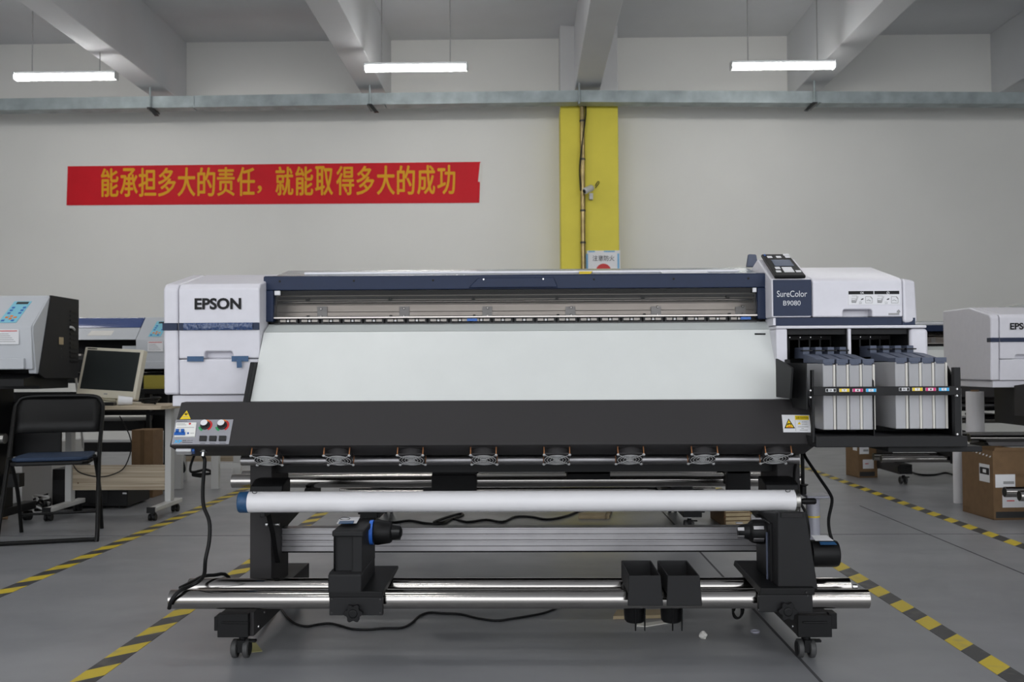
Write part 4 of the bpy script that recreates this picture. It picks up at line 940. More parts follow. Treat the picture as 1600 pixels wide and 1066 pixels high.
# waste bottle at the back right
bx = PX(1267, 3.75); m = MB().lathe((bx, 3.75, P(1267, 856, 3.75).z), (0, 0, 1), [(0, .022), (.004, .026), (.19, .026), (.20, .020), (.205, .018)], 20)
WB = m.build('waste_bottle', PR, 'bottle')
MB().lathe((bx, 3.75, P(1267, 808, 3.75).z), (0, 0, 1), [(0, .0264), (.006, .0264)], 20).build('yellow_band', WB, 'yellow')
MB().box(bx-.035, bx+.06, 3.70, 3.80, P(1267, 775, 3.75).z-.004, P(1267, 775, 3.75).z+.006).build('bottle_shelf', WB, 'bottle', bevel=.004)
MB().cyl((PX(1252, 3.75), 3.75, P(1252, 772, 3.75).z), (PX(1252, 3.75), 3.75, .80), .007, 10).build('drain_tube', WB, 'black')
MB().lathe((PX(1252, 3.75), 3.75, P(1252, 772, 3.75).z), (0, 0, 1), [(0, .013), (.03, .013), (.034, .02), (.038, .02), (.04, .010)], 14).build('drain_fitting', WB, 'black')
# ================================================================== ROLL RESTS ON THE RAILS
for (q, lab) in ((978, 'black plastic roll rest hooked on the front rails, the left one of the pair'), (1038.5, 'black plastic roll rest hooked on the front rails, the right one of the pair')):
    zt = P(q+25, 900, 3.0).z; zb0 = P(q+25, 947, 3.0).z
    xa, xb = PX(q+1.5, 3.0), PX(q+51.5, 3.0); xc, xd = PX(q-.5, 3.0), PX(q+55, 3.0)
    RR = thing('roll_rest', lab, 'roll rest', ((xa+xb)/2, 3.12, zb0), 'roll rests on the rails')
    MB().hexa([(xc, 2.998, zb0), (xd, 2.998, zb0), (xd, 3.006, zb0), (xc, 3.006, zb0)], [(xa, 3.0, zt), (xb, 3.0, zt), (xb, 3.008, zt), (xa, 3.008, zt)]).build('front_panel', RR, 'black_soft', bevel=.003)
    zi = FZ+.034; w = .004
    m = MB().use('black_soft').box(xa, xa+w, 3.008, 3.234, zi, zt).box(xb-w, xb, 3.008, 3.234, zi, zt).box(xa+.001, xb-.001, 3.008, 3.234, zi, zi+.004)
    m.build('tray', RR, bevel=.001)
    MB().box(xa, xb, 3.234, 3.24, zi, zt).build('back_panel', RR, 'black_soft', bevel=.003)
    m = MB().use('black').lathe(((xa+xb)/2-.012, 3.185, .115), (0, 0, 1), [(0, .028), (.008, .034), (zi-.12, .040)], 20); m.build('cup', RR)
    for xx in (xa+.035, xa+.065):
        MB().prism_x([(3.135, zi), (3.165, zi), (3.160, .11), (3.155, .092), (3.15, .11)], xx, xx+.004).build('prong', RR, 'black')

# ================================================================== CORDS AND FLOOR LITTER
def floor_path(pts, r): return [PF(a, b, r) for a, b in pts]
g0 = RP(318, 703.5, .02)
zr = FZ+.0305+.006
pts = [g0, P(320, 722, 3.24), P(317, 760, 3.2), P(318, 790, 3.15), P(327, 815, 3.12), P(327, 845, 3.10), P(321, 875, 3.08), P(319, 898, 3.10),
       P(310, 909, 3.12), P(297, 916, 3.11), Vector((PX(282, 3.07), 3.07, zr-.003)), Vector((PX(270, 3.055), 3.055, FZ+.008)), Vector((PX(266, 3.06), 3.06, FZ-.02))]
tag(MB().tube(pts, .0062, 10).build('power_cord', None, 'rubber'), 'black power cord hanging from the heater controls down to the left rail end', 'cord')
pts = [Vector((PX(283, 3.1), 3.10, zr)), Vector((PX(300, 3.16), 3.16, zr+.004)), Vector((PX(318, 3.23), 3.23, zr+.008)), Vector((PX(335, 3.27), 3.27, zr+.004)), Vector((PX(355, 3.32), 3.34, FZ+.02)), Vector((PX(375, 3.4), 3.42, .1)), Vector((PX(400, 3.45), 3.50, .02)), PF(432, 948, .007)]
tag(MB().tube(pts, .006, 10).build('signal_cable', None, 'rubber'), 'short black cable lying across the left ends of the two chrome rails', 'cable')
tag(MB().tube(floor_path([(436, 945), (446, 962), (460, 974), (478, 979), (497, 976), (515, 974.5), (532, 978), (550, 983), (575, 984), (600, 982), (628, 981), (643, 974), (655, 963), (670, 957.5), (690, 958.5), (720, 960), (745, 966), (775, 970), (800, 967), (825, 963), (850, 958), (870, 950), (880, 940)], .0045), .0045, 8).build('floor_cable', None, 'rubber'), 'thin black cable snaking over the floor under the front rails', 'cable')
p = P(1257, 711, 3.5)
tag(MB().tube([p+Vector((0, .05, .05)), p, P(1266, 726, 3.45), P(1281, 748, 3.4), P(1297, 772, 3.35), P(1300, 785, 3.33), P(1295, 810, 3.3), P(1296, 830, 3.27), P(1301, 848, 3.25), P(1301, 862, 3.235)], .0055, 10).build('motor_cord', None, 'rubber'), 'black cord looping from under the printer to the drive motor on the right', 'cord')
p = P(1245, 712, 3.5)
tag(MB().tube([p+Vector((0, .04, .05)), p, P(1241, 740, 3.42), P(1243, 765, 3.36), P(1250, 785, 3.34), P(1258, 800, 3.34), P(1263, 822, 3.33), P(1264, 840, 3.28)], .005, 10).build('sensor_cord', None, 'rubber'), 'black cord running down behind the right end ring of the white tube', 'cord')
pts = [PF(1158, 975, .006)]
c0 = PF(1153, 972, .0); ring = []
for k in range(26):
    t = 2*math.pi*k/10; ring.append(c0+Vector((math.cos(t)*(.022-.0003*k), .01*math.sin(k), .042+math.sin(t)*(.036-.0006*k))))
tag(MB().tube(ring, .004, 8, smooth=2).build('coiled_cable', None, 'rubber'), 'small coil of black cable standing on the floor left of the right foot', 'cable')
tag(MB().tube(floor_path([(588, 806), (590, 812), (610, 817), (640, 814), (665, 818), (690, 819), (705, 812), (722, 806), (720, 803), (700, 808), (678, 816), (690, 817), (708, 811), (730, 816), (760, 812.5), (785, 816), (805, 808), (830, 808), (855, 812), (880, 808), (900, 801), (910, 796)], .006), .008, 8).build('rear_cable', None, 'rubber'), 'black cable with a loop on the floor seen between white tube and aluminium beam', 'cable')
# litter
c0 = PF(1099, 998); m = MB(); vs = []; rnd = random.Random(3)
nn = 8
for j in range(5):
    for k in range(nn):
        t = 2*math.pi*k/nn; r = (.008, .013, .014, .011, .004)[j]*(.75+.5*rnd.random()); vs.append(c0+Vector((math.cos(t)*r, math.sin(t)*r, .026*j/4)))
m.add(vs, [(j*nn+k, j*nn+(k+1)%nn, (j+1)*nn+(k+1)%nn, (j+1)*nn+k) for j in range(4) for k in range(nn)]+[tuple(range(nn))[::-1], tuple(range(4*nn, 5*nn))])
tag(m.build('crumpled_paper', None, 'paper', smooth=False), 'small crumpled scrap of white paper lying on the floor', 'paper scrap')
m = MB().use('bottle').pipe(PF(1180, 988)+Vector((0, 0, .0)), PF(1180, 988)+Vector((0, 0, .006)), .016, .013); m.cyl(PF(1180, 988), PF(1180, 988)+Vector((0, 0, .001)), .014)
tag(m.build('plastic_cap', None), 'clear plastic cap lying on the floor near the right foot', 'cap')
m = MB().use('masking'); 
m.slab([PF(361, 1013), PF(369, 1020), PF(372, 1015), PF(368, 1010)], (0, 0, 1), .0012)
c0 = PF(396, 1017); m.slab([PF(392, 1020), PF(410, 1018), PF(396, 1000), PF(391, 1004)], (0, 0, 1), .0012)
tag(m.build('masking_tape', None, smooth=False), 'torn pale yellow masking tape stuck to the floor under the front left caster', 'tape')
bd = thing('wooden_board', 'pale wooden board lying on the floor behind the two roll rests', 'board', PF(1000, 968))
m = MB().slab([PF(958, 968), PF(1046, 966), PF(1040, 957), PF(964, 958)], (0, 0, 1), .012).build('board', bd, 'pale_wood')
MB().slab([PF(995, 979), PF(1010, 980), PF(1047, 974), PF(1045, 970), PF(1010, 975), PF(996, 974.5)], (0, 0, 1), .004).build('bark_strip', bd, 'cream', smooth=False)
bd = thing('wooden_pallet_slat', 'narrow pale wooden slat on the floor behind the aluminium beam', 'board', PF(928, 808))
MB().slab([PF(904, 811), PF(949, 811), PF(949, 806), (PF(904, 806))], (0, 0, 1), .02).build('slat', bd, 'pale_wood')
MB().slab([PF(945, 811), PF(952, 811), PF(956, 800), (PF(949, 800))], (0, 0, 1), .02).build('slat', bd, 'pale_wood')

# ================================================================== THE OTHER PRINTERS OF THE SAME MODEL
small = {'blue_tape', 'wrinkled_film', 'printed_diagram', 'eco_mark', 'instruction_label', 'arrow_pad', 'indicator_light', 'key', 'display', 'bay_screw', 'bay_divider', 'ink_label', 'screw',
         'lid_screw', 'handle_screw', 'yellow_sticker', 'white_sticker', 'bracket_screw', 'cable_clamp', 'blue_tag', 'platen_mark', 'pinch_roller', 'heater_controls', 'warning_sticker', 'warning_symbol',
         'caution_label', 'connector_block', 'connector_clip', 'cable_gland', 'slot_mark', 'cooling_fan', 'scribbled_mark', 'blue_tape_wrap', 'ring_screw', 'clamp_screw', 'sticker', 'motor_sticker',
         'vent_slat', 'foot_bolt', 'tension_tube', 'swing_arm', 'arm_hood', 'pivot_bolt', 'waste_bottle', 'chuck_jaw', 'tube_bolt', 'lid_bumper', 'edge_strip', 'yellow_band'}
def sister(loc, label, extra=()):
    c = copy_tree(PR, None, small | set(extra)); c.location = (loc[0], 3.5+loc[1], 0); c['label'] = label
    return c
SB = sister((0.03, 2.46), 'wide-format printer straight behind the main one, only its casters and rails showing', ('ink_rack',))
SC = sister((4.13, 2.42), 'white wide-format printer cut off by the right edge, standing over a cardboard box')
for ch in SC.children:
    if ch.name.split('.')[0] == 'guide_tube': ch.location.x += -.19 if ch.data.vertices[0].co.y < 0 else .24
SD = sister((3.97, 4.64), 'wide-format printer half hidden behind the ink tanks, last of the right row')

# ================================================================== OLDER PRINTERS ON THE LEFT
def old_printer(label):
    XR = -2.85; X0 = -5.1
    R = thing('grey_printer', label, 'printer', (XR, 5.7, 0), 'older grey printers of the left row')
    yt, ym, yb_ = 5.66, 5.46, 5.50; zt, zm, zb0, zbb = 1.395, 1.205, .955, .93
    MB().prism_x([(5.53, .93), (yt+.004, zt+.002), (6.02, zt), (6.02, .90), (5.60, .90)], XR, XR+.012).build('side_panel', R, 'black_soft', bevel=.004)
    xc = XR-.30                                           # control section
    cs = MB().prism_x([(ym+.02, zb0), (ym, zm-.01), (ym+.004, zm), (yt, zt), (6.0, zt), (6.0, zb0)], xc, XR-.001).build('control_section', R, 'lightgrey_plastic', bevel=.006, seg=3)
    MB().prism_x([(ym+.05, zbb), (ym+.012, zm-.05), (ym+.012, zm), (yt, zt-.004), (6.0, zt-.004), (6.0, zbb)], XR-.04, XR+.006).build('end_cap', R, 'lightgrey_plastic', bevel=.006)
    A = Vector((xc+.01, ym+.002, zm)); pv = (Vector((0, yt-ym, zt-zm))).normalized(); L = (Vector((0, yt-ym, zt-zm))).length; pn = Vector((1, 0, 0)).cross(pv)
    def pos(f, g): return A + Vector((f, 0, 0)) + pv*(L*g)
    kp = MB().slab([pos(.085, .10), pos(.19, .10), pos(.21, .80), pos(.105, .80)], pn, .003).build('keypad', R, 'key_blue', bevel=.002)
    MB().slab([pos(.125, .70), pos(.195, .70), pos(.197, .77), pos(.127, .77)], pn, .0045).build('display', kp, 'screen_dark', smooth=False)
    for f, g, mt in ((.115, .56, 'toggle_blue'), (.18, .56, 'toggle_blue'), (.112, .47, 'toggle_blue'), (.175, .47, 'toggle_blue'), (.108, .38, 'toggle_blue'), (.172, .38, 'toggle_blue'),
                     (.11, .24, 'orange'), (.135, .28, 'orange'), (.16, .24, 'orange'), (.135, .20, 'orange'), (.098, .14, 'toggle_blue'), (.155, .14, 'toggle_blue')):
        MB().slab([pos(f, g), pos(f+.016, g), pos(f+.017, g+.045), pos(f+.001, g+.045)], pn, .005).build('key', kp, mt, smooth=False)
    s = MB().slab([(xc+.10, ym-.001, 1.10), (xc+.23, ym-.001, 1.10), (xc+.23, ym-.001, 1.185), (xc+.10, ym-.001, 1.185)], (0, -1, 0), .001).build('warning_label', R, 'sticker', smooth=False)
    m = MB().use('red').box(xc+.11, xc+.22, ym-.003, ym-.0015, 1.174, 1.179).use('print_grey')
    for k in range(5): m.box(xc+.11, xc+.17+.01*k, ym-.003, ym-.0015, 1.158-.011*k, 1.161-.011*k)
    m.build('label_print', s, smooth=False)
    MB().lathe((xc+.20, ym+.018, 1.005), (0, -1, 0), [(0, .012), (.008, .012)], 14).build('red_mark', R, 'red')
    MB().box(xc+.01, XR-.04, ym-.004, ym+.04, .955, 1.02).build('front_lip', R, 'lightgrey_plastic', bevel=.006)
    # lid over the print zone
    y2, z2 = yt-.055, zt-.052
    MB().prism_x([(yt-.10, zt-.090), (yt-.02, zt-.008), (yt, zt), (yt+.05, zt-.01), (yt, zt-.10)], X0, xc-.002).build('blue_lid', R, 'lid_blue', bevel=.004)
    MB().prism_x([(ym-.005, zm-.005), (yt-.102, zt-.092), (yt-.04, zt-.10), (ym+.05, zm-.005)], X0, xc-.002).build('front_cover', R, 'lightgrey_plastic', bevel=.004)
    q = [(xc-.42, .35), (xc-.22, .35), (xc-.21, .75), (xc-.40, .75)]
    MB().slab([Vector((x, ym-.005+(yt-.102-ym+.005)*g, zm-.005+(zt-.092-zm+.005)*g)) for x, g in q], (0, -1, .8), .002).build('paper_sticker', R, 'paper', smooth=False)
    MB().box(X0, XR-.002, 5.75, 6.02, .93, zt-.06).build('rear_body', R, 'black_soft', bevel=.004)
    MB().box(X0, xc-.002, 5.56, 5.75, 1.04, 1.07).build('print_bed', R, 'alu_dark')
    for k in range(14): MB().box(xc-.06-.12*k, xc-.02-.12*k, 5.555, 5.60, 1.07, 1.085).build('pinch_roller', R, 'alu_rail')
    MB().box(xc-.13, xc-.002, 5.50, 5.74, 1.07, 1.15).build('carriage', R, 'lightgrey_plastic', bevel=.004)
    MB().prism_x([(5.52, .93), (5.50, 1.035), (5.56, 1.04), (5.6, .93)], X0, xc-.002).build('paper_guide', R, 'black_soft')
    MB().box(X0, XR-.02, 5.60, 5.95, .84, .928).build('base_beam', R, 'black')
    MB().prism_x([(5.42, .86), (5.42, .90), (5.60, .93), (5.60, .86)], XR-.25, XR-.02).build('base_plate', R, 'black')
    for k in range(12): MB().box(XR+.0125, XR+.0165, 5.90, 5.99, 1.00+.028*k, 1.012+.028*k).build('vent_slat', R, 'black')
    MB().box(XR+.0125, XR+.018, 5.76, 5.81, 1.105, 1.15).build('power_socket', R, 'pale_wood', bevel=.002)
    for y, z in ((5.79, 1.08), (5.79, 1.03)): MB().lathe((XR+.012, y, z), (1, 0, 0), [(0, .006), (.002, .004)], 8).build('side_screw', R, 'alu_dark')
    for xx in (XR-.30, X0+.25):
        MB().box(xx-.06, xx, 5.66, 5.84, .10, .84).build('stand_post', R, 'black', bevel=.004)
        MB().box(xx-.07, xx+.01, 5.42, 6.10, .07, .12).build('foot_beam', R, 'black', bevel=.004)
        for y in (5.45, 6.07): MB().cyl((xx-.05, y, .03), (xx-.01, y, .03), .03, 16).build('caster_wheel', R, 'rubber')
    MB().box(X0+.25, XR-.2, 5.72, 5.78, .25, .33).build('cross_beam', R, 'black')
    MB().box(X0+.1, XR-.02, 5.86, 5.88, .42, .76).build('stand_panel', R, 'black', bevel=.003)
    MB().cyl((X0+.2, 5.60, .55), (XR-.22, 5.60, .55), .03, 16).build('media_shaft', R, 'chrome_dull')
    return R
OE = old_printer('grey and black older printer cut off at the left edge behind the folding chair')
def dup_at(o, dx, dy, label):
    c = copy_tree(o); c.location = (o.location.x+dx, o.location.y+dy, 0); c['label'] = label; return c
OF = dup_at(OE, -.10, 2.44, 'older grey printer with blue lid showing behind the beige monitor')
yt_ = thing('yellow_tray', 'dull yellow plastic tray showing between monitor and main printer', 'tray', (-2.91, 7.5, .78))
m = MB().use('olive_yellow').box(-3.0, -2.82, 7.45, 7.46, .81, .905).box(-3.0, -2.99, 7.46, 7.55, .81, .905).box(-2.83, -2.82, 7.46, 7.55, .81, .905).box(-3.0, -2.82, 7.54, 7.55, .81, .905).box(-3.0, -2.82, 7.45, 7.55, .80, .81)
m.build('tray_body', yt_, bevel=.003)
MB().box(-3.02, -2.83, 7.42, 7.57, .76, .80).build('tray_shelf', yt_, 'black', bevel=.003)
for xx in (-3.0, -2.86): MB().box(xx, xx+.03, 7.50, 7.54, 0, .76).build('shelf_leg', yt_, 'black')

# ================================================================== DESK, MONITOR, CHAIR
dx0, dx1, dy0, dy1, dz = -3.08, -2.30, 6.02, 6.52, .722
DK = thing('rolling_desk', 'light wooden rolling desk with white steel legs behind the folding chair', 'desk', ((dx0+dx1)/2, 6.27, 0))
top = [(dx0, dy0), (dx1-.06, dy0), (dx1-.02, dy0+.02), (dx1, dy0+.06), (dx1, dy1), (dx0, dy1)]
MB().slab([(x, y, dz-.025) for x, y in top], (0, 0, 1), .025).build('desk_top', DK, 'wood', bevel=.003)
for lx in (-3.035, -2.375):
    MB().box(lx-.012, lx+.030, 6.28, 6.34, .085, dz-.025).build('leg', DK, 'steel_white', bevel=.004)
    MB().box(lx-.018, lx+.036, 6.00, 6.48, .055, .085).build('foot', DK, 'steel_white', bevel=.006)
    MB().box(lx-.017, lx+.035, 5.995, 6.01, .052, .088).build('foot_cap', DK, 'black')
    for cy in (6.03, 6.42):
        c = MB().use('black').cyl((lx+.009, cy+.01, .04), (lx+.009, cy+.01, .057), .008, 8); c.box(lx-.004, lx+.022, cy-.01, cy+.03, .022, .046)
        cc = c.build('caster', DK)
        for s in (-1, 1): MB().cyl((lx+.009+s*.006, cy, .022), (lx+.009+s*.022, cy, .022), .022, 16).build('caster_wheel', cc, 'rubber')
mp = MB().box(-3.005, -2.387, 6.30, 6.318, P(200, 766, 6.3).z, P(200, 727, 6.3).z).build('modesty_panel', DK, 'wood', bevel=.002)
for px, py in ((258, 734), (258, 757), (122, 755)):
    c0 = P(px, py, 6.299); MB().lathe(c0, (0, -1, 0), [(-.002, .005), (.001, .005)], 8).build('screw_cap', mp, 'cardboard_dark')
MB().box(-3.0, -2.39, 6.28, 6.30, dz-.07, dz-.045).build('under_bar', DK, 'black')

# monitor: local frame, turned and leaning back
mon = thing('monitor', 'beige flat monitor with dark screen standing on the desk', 'monitor', P(168, 634, 6.28) * 1.0, None, 0.0)
mon.location.z = dz
o = Vector(mon.location); ang = math.radians(-9); u = Vector((math.cos(ang), math.sin(ang), 0)); lean = math.radians(13)
bk = Vector((-math.sin(ang), math.cos(ang), 0)); v = (Vector((0, 0, 1))*math.cos(lean) + bk*math.sin(lean)); nrm = u.cross(v)
c0 = o + Vector((0, 0, .045)) - bk*.03
roll = math.radians(-3.2); u2 = u*math.cos(roll)+v*math.sin(roll); v2 = v*math.cos(roll)-u*math.sin(roll); u, v = u2, v2
def MQ(a, b, d): return c0 + u*a + v*b + nrm*d
w, h = .215, .335
MB().slab([MQ(-w, 0, -.05), MQ(w, 0, -.05), MQ(w, h, -.05), MQ(-w, h, -.05)], nrm, .05).build('casing', mon, 'beige', bevel=.006)
MB().slab([MQ(-w+.022, .052, 0), MQ(w-.022, .052, 0), MQ(w-.022, h-.020, 0), MQ(-w+.022, h-.020, 0)], nrm, .0015).build('screen', mon, 'screen_dark', smooth=False)
MB().slab([MQ(-w+.02, h-.013, 0), MQ(-w+.09, h-.013, 0), MQ(-w+.09, h-.006, 0), MQ(-w+.02, h-.006, 0)], nrm, .0012).build('maker_plate', mon, 'letter_dark', smooth=False)
MB().slab([MQ(-.012, .022, 0), MQ(.012, .022, 0), MQ(.012, .030, 0), MQ(-.012, .030, 0)], nrm, .0012).build('button', mon, 'print_grey', smooth=False)
MB().slab([MQ(-.06, -.012, -.06), MQ(.06, -.012, -.06), MQ(.06, .12, -.06), MQ(-.06, .12, -.06)], nrm, .03).build('neck', mon, 'beige', bevel=.004)
b0 = o + bk*.03
MB().slab([b0-u*.13-bk*.10, b0+u*.17-bk*.10, b0+u*.17+bk*.10, b0-u*.13+bk*.10], (0, 0, 1), .022).build('stand_base', mon, 'beige', bevel=.006)
cup = thing('paper_cup', 'white paper cup lying on its side at the desk edge', 'cup', (PX(190, 6.1), 6.10, dz))
cc = Vector((PX(186, 6.08), 6.07, dz+.033)); MB().lathe(cc, (1, .35, -.06), [(0, .026), (.002, .032), (.085, .024)], 20).build('cup_body', cup, 'sticker')
MB().lathe(cc-Vector((1, .35, -.06)).normalized()*.001, (1, .35, -.06), [(0, .034), (.004, .034)], 20).build('rim', cup, 'paper')
tag(MB().slab([(PX(152, 6.12), 6.08, dz), (PX(182, 6.12), 6.08, dz), (PX(182, 6.18), 6.19, dz), (PX(152, 6.18), 6.19, dz)], (0, 0, 1), .02).build('keyboard', None, 'black', bevel=.004), 'black keyboard end on the desk left of the white cup', 'keyboard')
ring = [Vector((PX(235, 6.2)+math.cos(t)*(.03+.001*k), 6.2+math.sin(t)*(.04+.001*k), dz+.008+.0012*k)) for k, t in enumerate([j*math.pi/5 for j in range(34)])]
tag(MB().tube(ring, .0065, 8, smooth=2).build('coiled_lead', None, 'rubber'), 'coil of black lead lying on the desk right of the monitor', 'cable')
pts = [P(107, 511, 5.9), P(116, 515, 5.95), P(118, 540, 6.3), P(118, 580, 6.5), P(121, 612, 6.56), P(124, 640, 6.58), P(130, 700, 6.6)]
tag(MB().tube(pts, .0075, 8).build('grey_lead', None, 'steel_white'), 'pale grey lead hanging from the old printer down behind the monitor', 'cable')
pts = [P(187, 650, 6.4), P(205, 690, 6.36), P(196, 728, 6.27), P(175, 742, 6.26), P(150, 745, 6.25), P(122, 737, 6.25), P(112, 720, 6.35)]
tag(MB().tube(pts, .004, 6).build('hanging_lead', None, 'rubber'), 'thin black lead sagging across the wooden panel of the desk', 'cable')

CH = thing('folding_chair', 'black folding chair with dark blue padded seat in front of the desk', 'chair', (PX(88, 5.45), 5.45, 0), None, 0.0)
o = Vector(CH.location); a_ = math.radians(17); fu = Vector((math.cos(a_), math.sin(a_), 0)); fb = Vector((-math.sin(a_), math.cos(a_), 0))
def CQ(x, y, z): return o + fu*x + fb*y + Vector((0, 0, z))
# front-leg frame running up into the back
L = [(-.235, -.22, .013), (-.25, -.215, .05), (-.235, -.04, .45), (-.235, .10, .70), (-.225, .125, .76), (-.18, .135, .795), (0, .138, .80), (.18, .135, .795), (.225, .125, .76), (.235, .10, .70), (.235, -.04, .45), (.25, -.215, .05), (.235, -.22, .013)]
pts = [CQ(*L[0]), CQ(-.25, -.216, .035)] + [CQ(*q) for q in L[2:-2]] + [CQ(.25, -.216, .035), CQ(*L[-1]), CQ(.17, -.222, .013), CQ(-.17, -.222, .013)]
MB().tube(pts, .012, 10, closed=True, smooth=5).build('front_frame', CH, 'chair_black')
for s in (-1, 1):
    MB().tube([CQ(s*.218, .235, 0), CQ(s*.218, .12, .25), CQ(s*.218, -.06, .44), CQ(s*.218, -.09, .46)], .011, 10, smooth=4).build('rear_leg', CH, 'chair_black')
MB().tube([CQ(-.218, .19, .11), CQ(.218, .19, .11)], .008, 8, smooth=1).build('stretcher', CH, 'chair_black')
m = MB().use('chair_black'); n = 10; vs = []
for j, (z, y) in enumerate(((.595, .045), (.66, .083), (.72, .105), (.775, .124), (.79, .128))):
    for i in range(n+1):
        f = -1+2*i/n; w_ = .222*(1 if j < 3 else (.98 if j == 3 else .93)); vs.append(CQ(f*w_, y+.018*(1-f*f), z))
fcs = [(j*(n+1)+i, j*(n+1)+i+1, (j+1)*(n+1)+i+1, (j+1)*(n+1)+i) for j in range(4) for i in range(n)]
ob = m.add(vs, fcs).build('backrest', CH, angle=80); sd = ob.modifiers.new('thick', 'SOLIDIFY'); sd.thickness = .012
sp = [(-.20, -.17), (-.205, .0), (-.19, .20), (.19, .20), (.205, .0), (.20, -.17), (.17, -.205), (-.17, -.205)]
MB().slab([CQ(x, y, .425) for x, y in sp][::-1], (0, 0, 1), .022).build('seat_pan', CH, 'chair_black', bevel=.008)
MB().slab([CQ(x*.97, y*.97, .447) for x, y in sp][::-1], (0, 0, 1), .022).build('seat_pad', CH, 'seat_blue', bevel=.010, seg=3)

# ------------------------------------------------------------------ around the desk
def carton(name, label, pts, zt, material='cardboard', open_top=False, group=None):
    base = [Vector((p[0], p[1], 0)) for p in pts]; c = sum(base, Vector((0, 0, 0)))/4
    t = thing(name, label, 'box', c, group)
    n = ['side_panel']*4
    for i in range(4):
        a, b = base[i], base[(i+1) % 4]; d = (b-a).normalized(); nn = Vector((d.y, -d.x, 0))
        MB().slab([a, b, b+Vector((0, 0, zt)), a+Vector((0, 0, zt))], nn, -.006).build('side_panel', t, material, smooth=False)
    MB().slab([p+Vector((0, 0, .001)) for p in base], (0, 0, 1), .006).build('bottom_panel', t, material, smooth=False)
    if not open_top: MB().slab([p+Vector((0, 0, zt)) for p in base], (0, 0, 1), .006).build('top_flap', t, material, smooth=False)
    return t, base
y0 = PF(5, 812).y
cb, bs = carton('cardboard_box', 'cardboard box with round white sticker at the left edge beside the folding chair', [(-3.75, y0), (PX(14, y0), y0), (PX(9, y0+.4), y0+.4), (-3.85, y0+.42)], PZ(688, y0, 10))
c0 = P(9, 713, y0-.001); MB().lathe(c0, (0, -1, 0), [(0, .054), (.002, .054)], 24).build('round_sticker', cb, 'sticker')
pc = thing('computer_tower', 'black computer tower standing on the floor under the desk at its left leg', 'computer', (PX(95, 6.55), 6.6, 0))
MB().box(PX(83, 6.5), PX(107, 6.5), 6.5, 6.85, .015, PZ(733, 6.5, 95)).build('case', pc, 'black', bevel=.006)
MB().box(PX(85, 6.5), PX(105, 6.5), 6.49, 6.5, .05, .2).build('front_grille', pc, 'black_soft')
for s in (86, 104): MB().box(PX(s, 6.55)-.01, PX(s, 6.55)+.01, 6.55, 6.8, 0, .015).build('rubber_foot', pc, 'rubber')
pc = thing('computer_tower', 'black computer case lying under the wooden panel of the desk', 'computer', (PX(158, 6.6), 6.7, 0))
MB().box(PX(118, 6.55), PX(200, 6.55), 6.55, 6.95, .012, .20).build('case', pc, 'black', bevel=.01)
MB().box(PX(122, 6.55), PX(170, 6.55), 6.544, 6.55, .04, .17).build('front_grille', pc, 'black_soft', bevel=.002)
MB().box(PX(193, 6.55), PX(199, 6.55), 6.547, 6.55, .10, .11).build('maker_plate', pc, 'sticker')
for s in (125, 192): MB().box(PX(s, 6.6)-.015, PX(s, 6.6)+.015, 6.6, 6.9, 0, .012).build('rubber_foot', pc, 'rubber')
gb, _ = carton('grey_carton', 'pale grey carton half hidden behind the folding chair legs', [(PX(36, 6.75), 6.75), (PX(82, 6.75), 6.75), (PX(82, 6.75)+.02, 7.2), (PX(60, 6.75), 7.2)], PZ(694, 6.75, 60), 'steel_white')
m = MB()
rnd = random.Random(5)
cl = thing('cable_heap', 'tangle of grey and black cables on the floor behind the folding chair', 'cable', PF(60, 800))
for k in range(7):
    pts = [PF(50+rnd.random()*28, 794+rnd.random()*7, .01)+Vector((0, 0, rnd.random()*.10)) for _ in range(7)]
    MB().tube(pts, .007, 6).build('cable', cl, 'rubber' if k % 2 else 'steel_white')
tb = thing('cardboard_sheet', 'upright cardboard carton standing behind the desk panel', 'box', (PX(223, 7.2), 7.2, 0))
MB().box(PX(206, 7.1), PX(240, 7.1), 7.1, 7.3, 0.0, PZ(672, 7.1, 223)).build('carton_body', tb, 'cardboard', bevel=.004)
MB().box(PX(220, 7.1), PX(226, 7.1), 7.098, 7.101, 0.02, PZ(672, 7.1, 223)).build('tape_strip', tb, 'cardboard_dark')
# white frame table behind, seen left of the main printer
WTb = thing('steel_table', 'white steel-framed table standing behind the power cord on the left', 'table', (PX(320, 7.7), 7.8, 0))
ty0, ty1 = 7.6, 8.2; tx0, tx1 = PX(270, ty0), PX(400, ty0)
for xx, yy in ((PX(285, ty1), ty1), (PX(336, ty0), ty0), (PX(278, ty0), ty0), (PX(370, ty1), ty1)):
    MB().box(xx-.03, xx+.03, yy, yy+.05, 0, .74).build('leg', WTb, 'steel_white', bevel=.003)
MB().box(PX(338, ty0)+.03, PX(376, ty0), ty0+.01, ty0+.04, .16, .20).build('stretcher', WTb, 'steel_white')
MB().box(PX(285, ty1)+.03, PX(370, ty1)-.03, ty1+.01, ty1+.04, .16, .22).build('stretcher', WTb, 'wood')
MB().box(PX(275, ty0), PX(378, ty1), ty0-.02, ty1+.08, .74, .77).build('table_top', WTb, 'wood', bevel=.003)
tag(MB().tube([P(270, 705, 7.9), P(284, 720, 7.9), P(288, 733, 7.9), P(286, 738, 7.9)], .012, 8).build('plug_lead', None, 'rubber'), 'black lead with plug hanging beside the white table leg', 'cable')
tag(MB().tube([P(305, 708, 7.85), P(298, 728, 7.85), P(300, 738, 7.8), P(322, 734, 7.8), P(330, 740, 7.8), P(300, 742, 7.8), P(315, 745, 7.8)], .011, 8).build('tangled_lead', None, 'rubber'), 'black lead looping under the white steel table', 'cable')

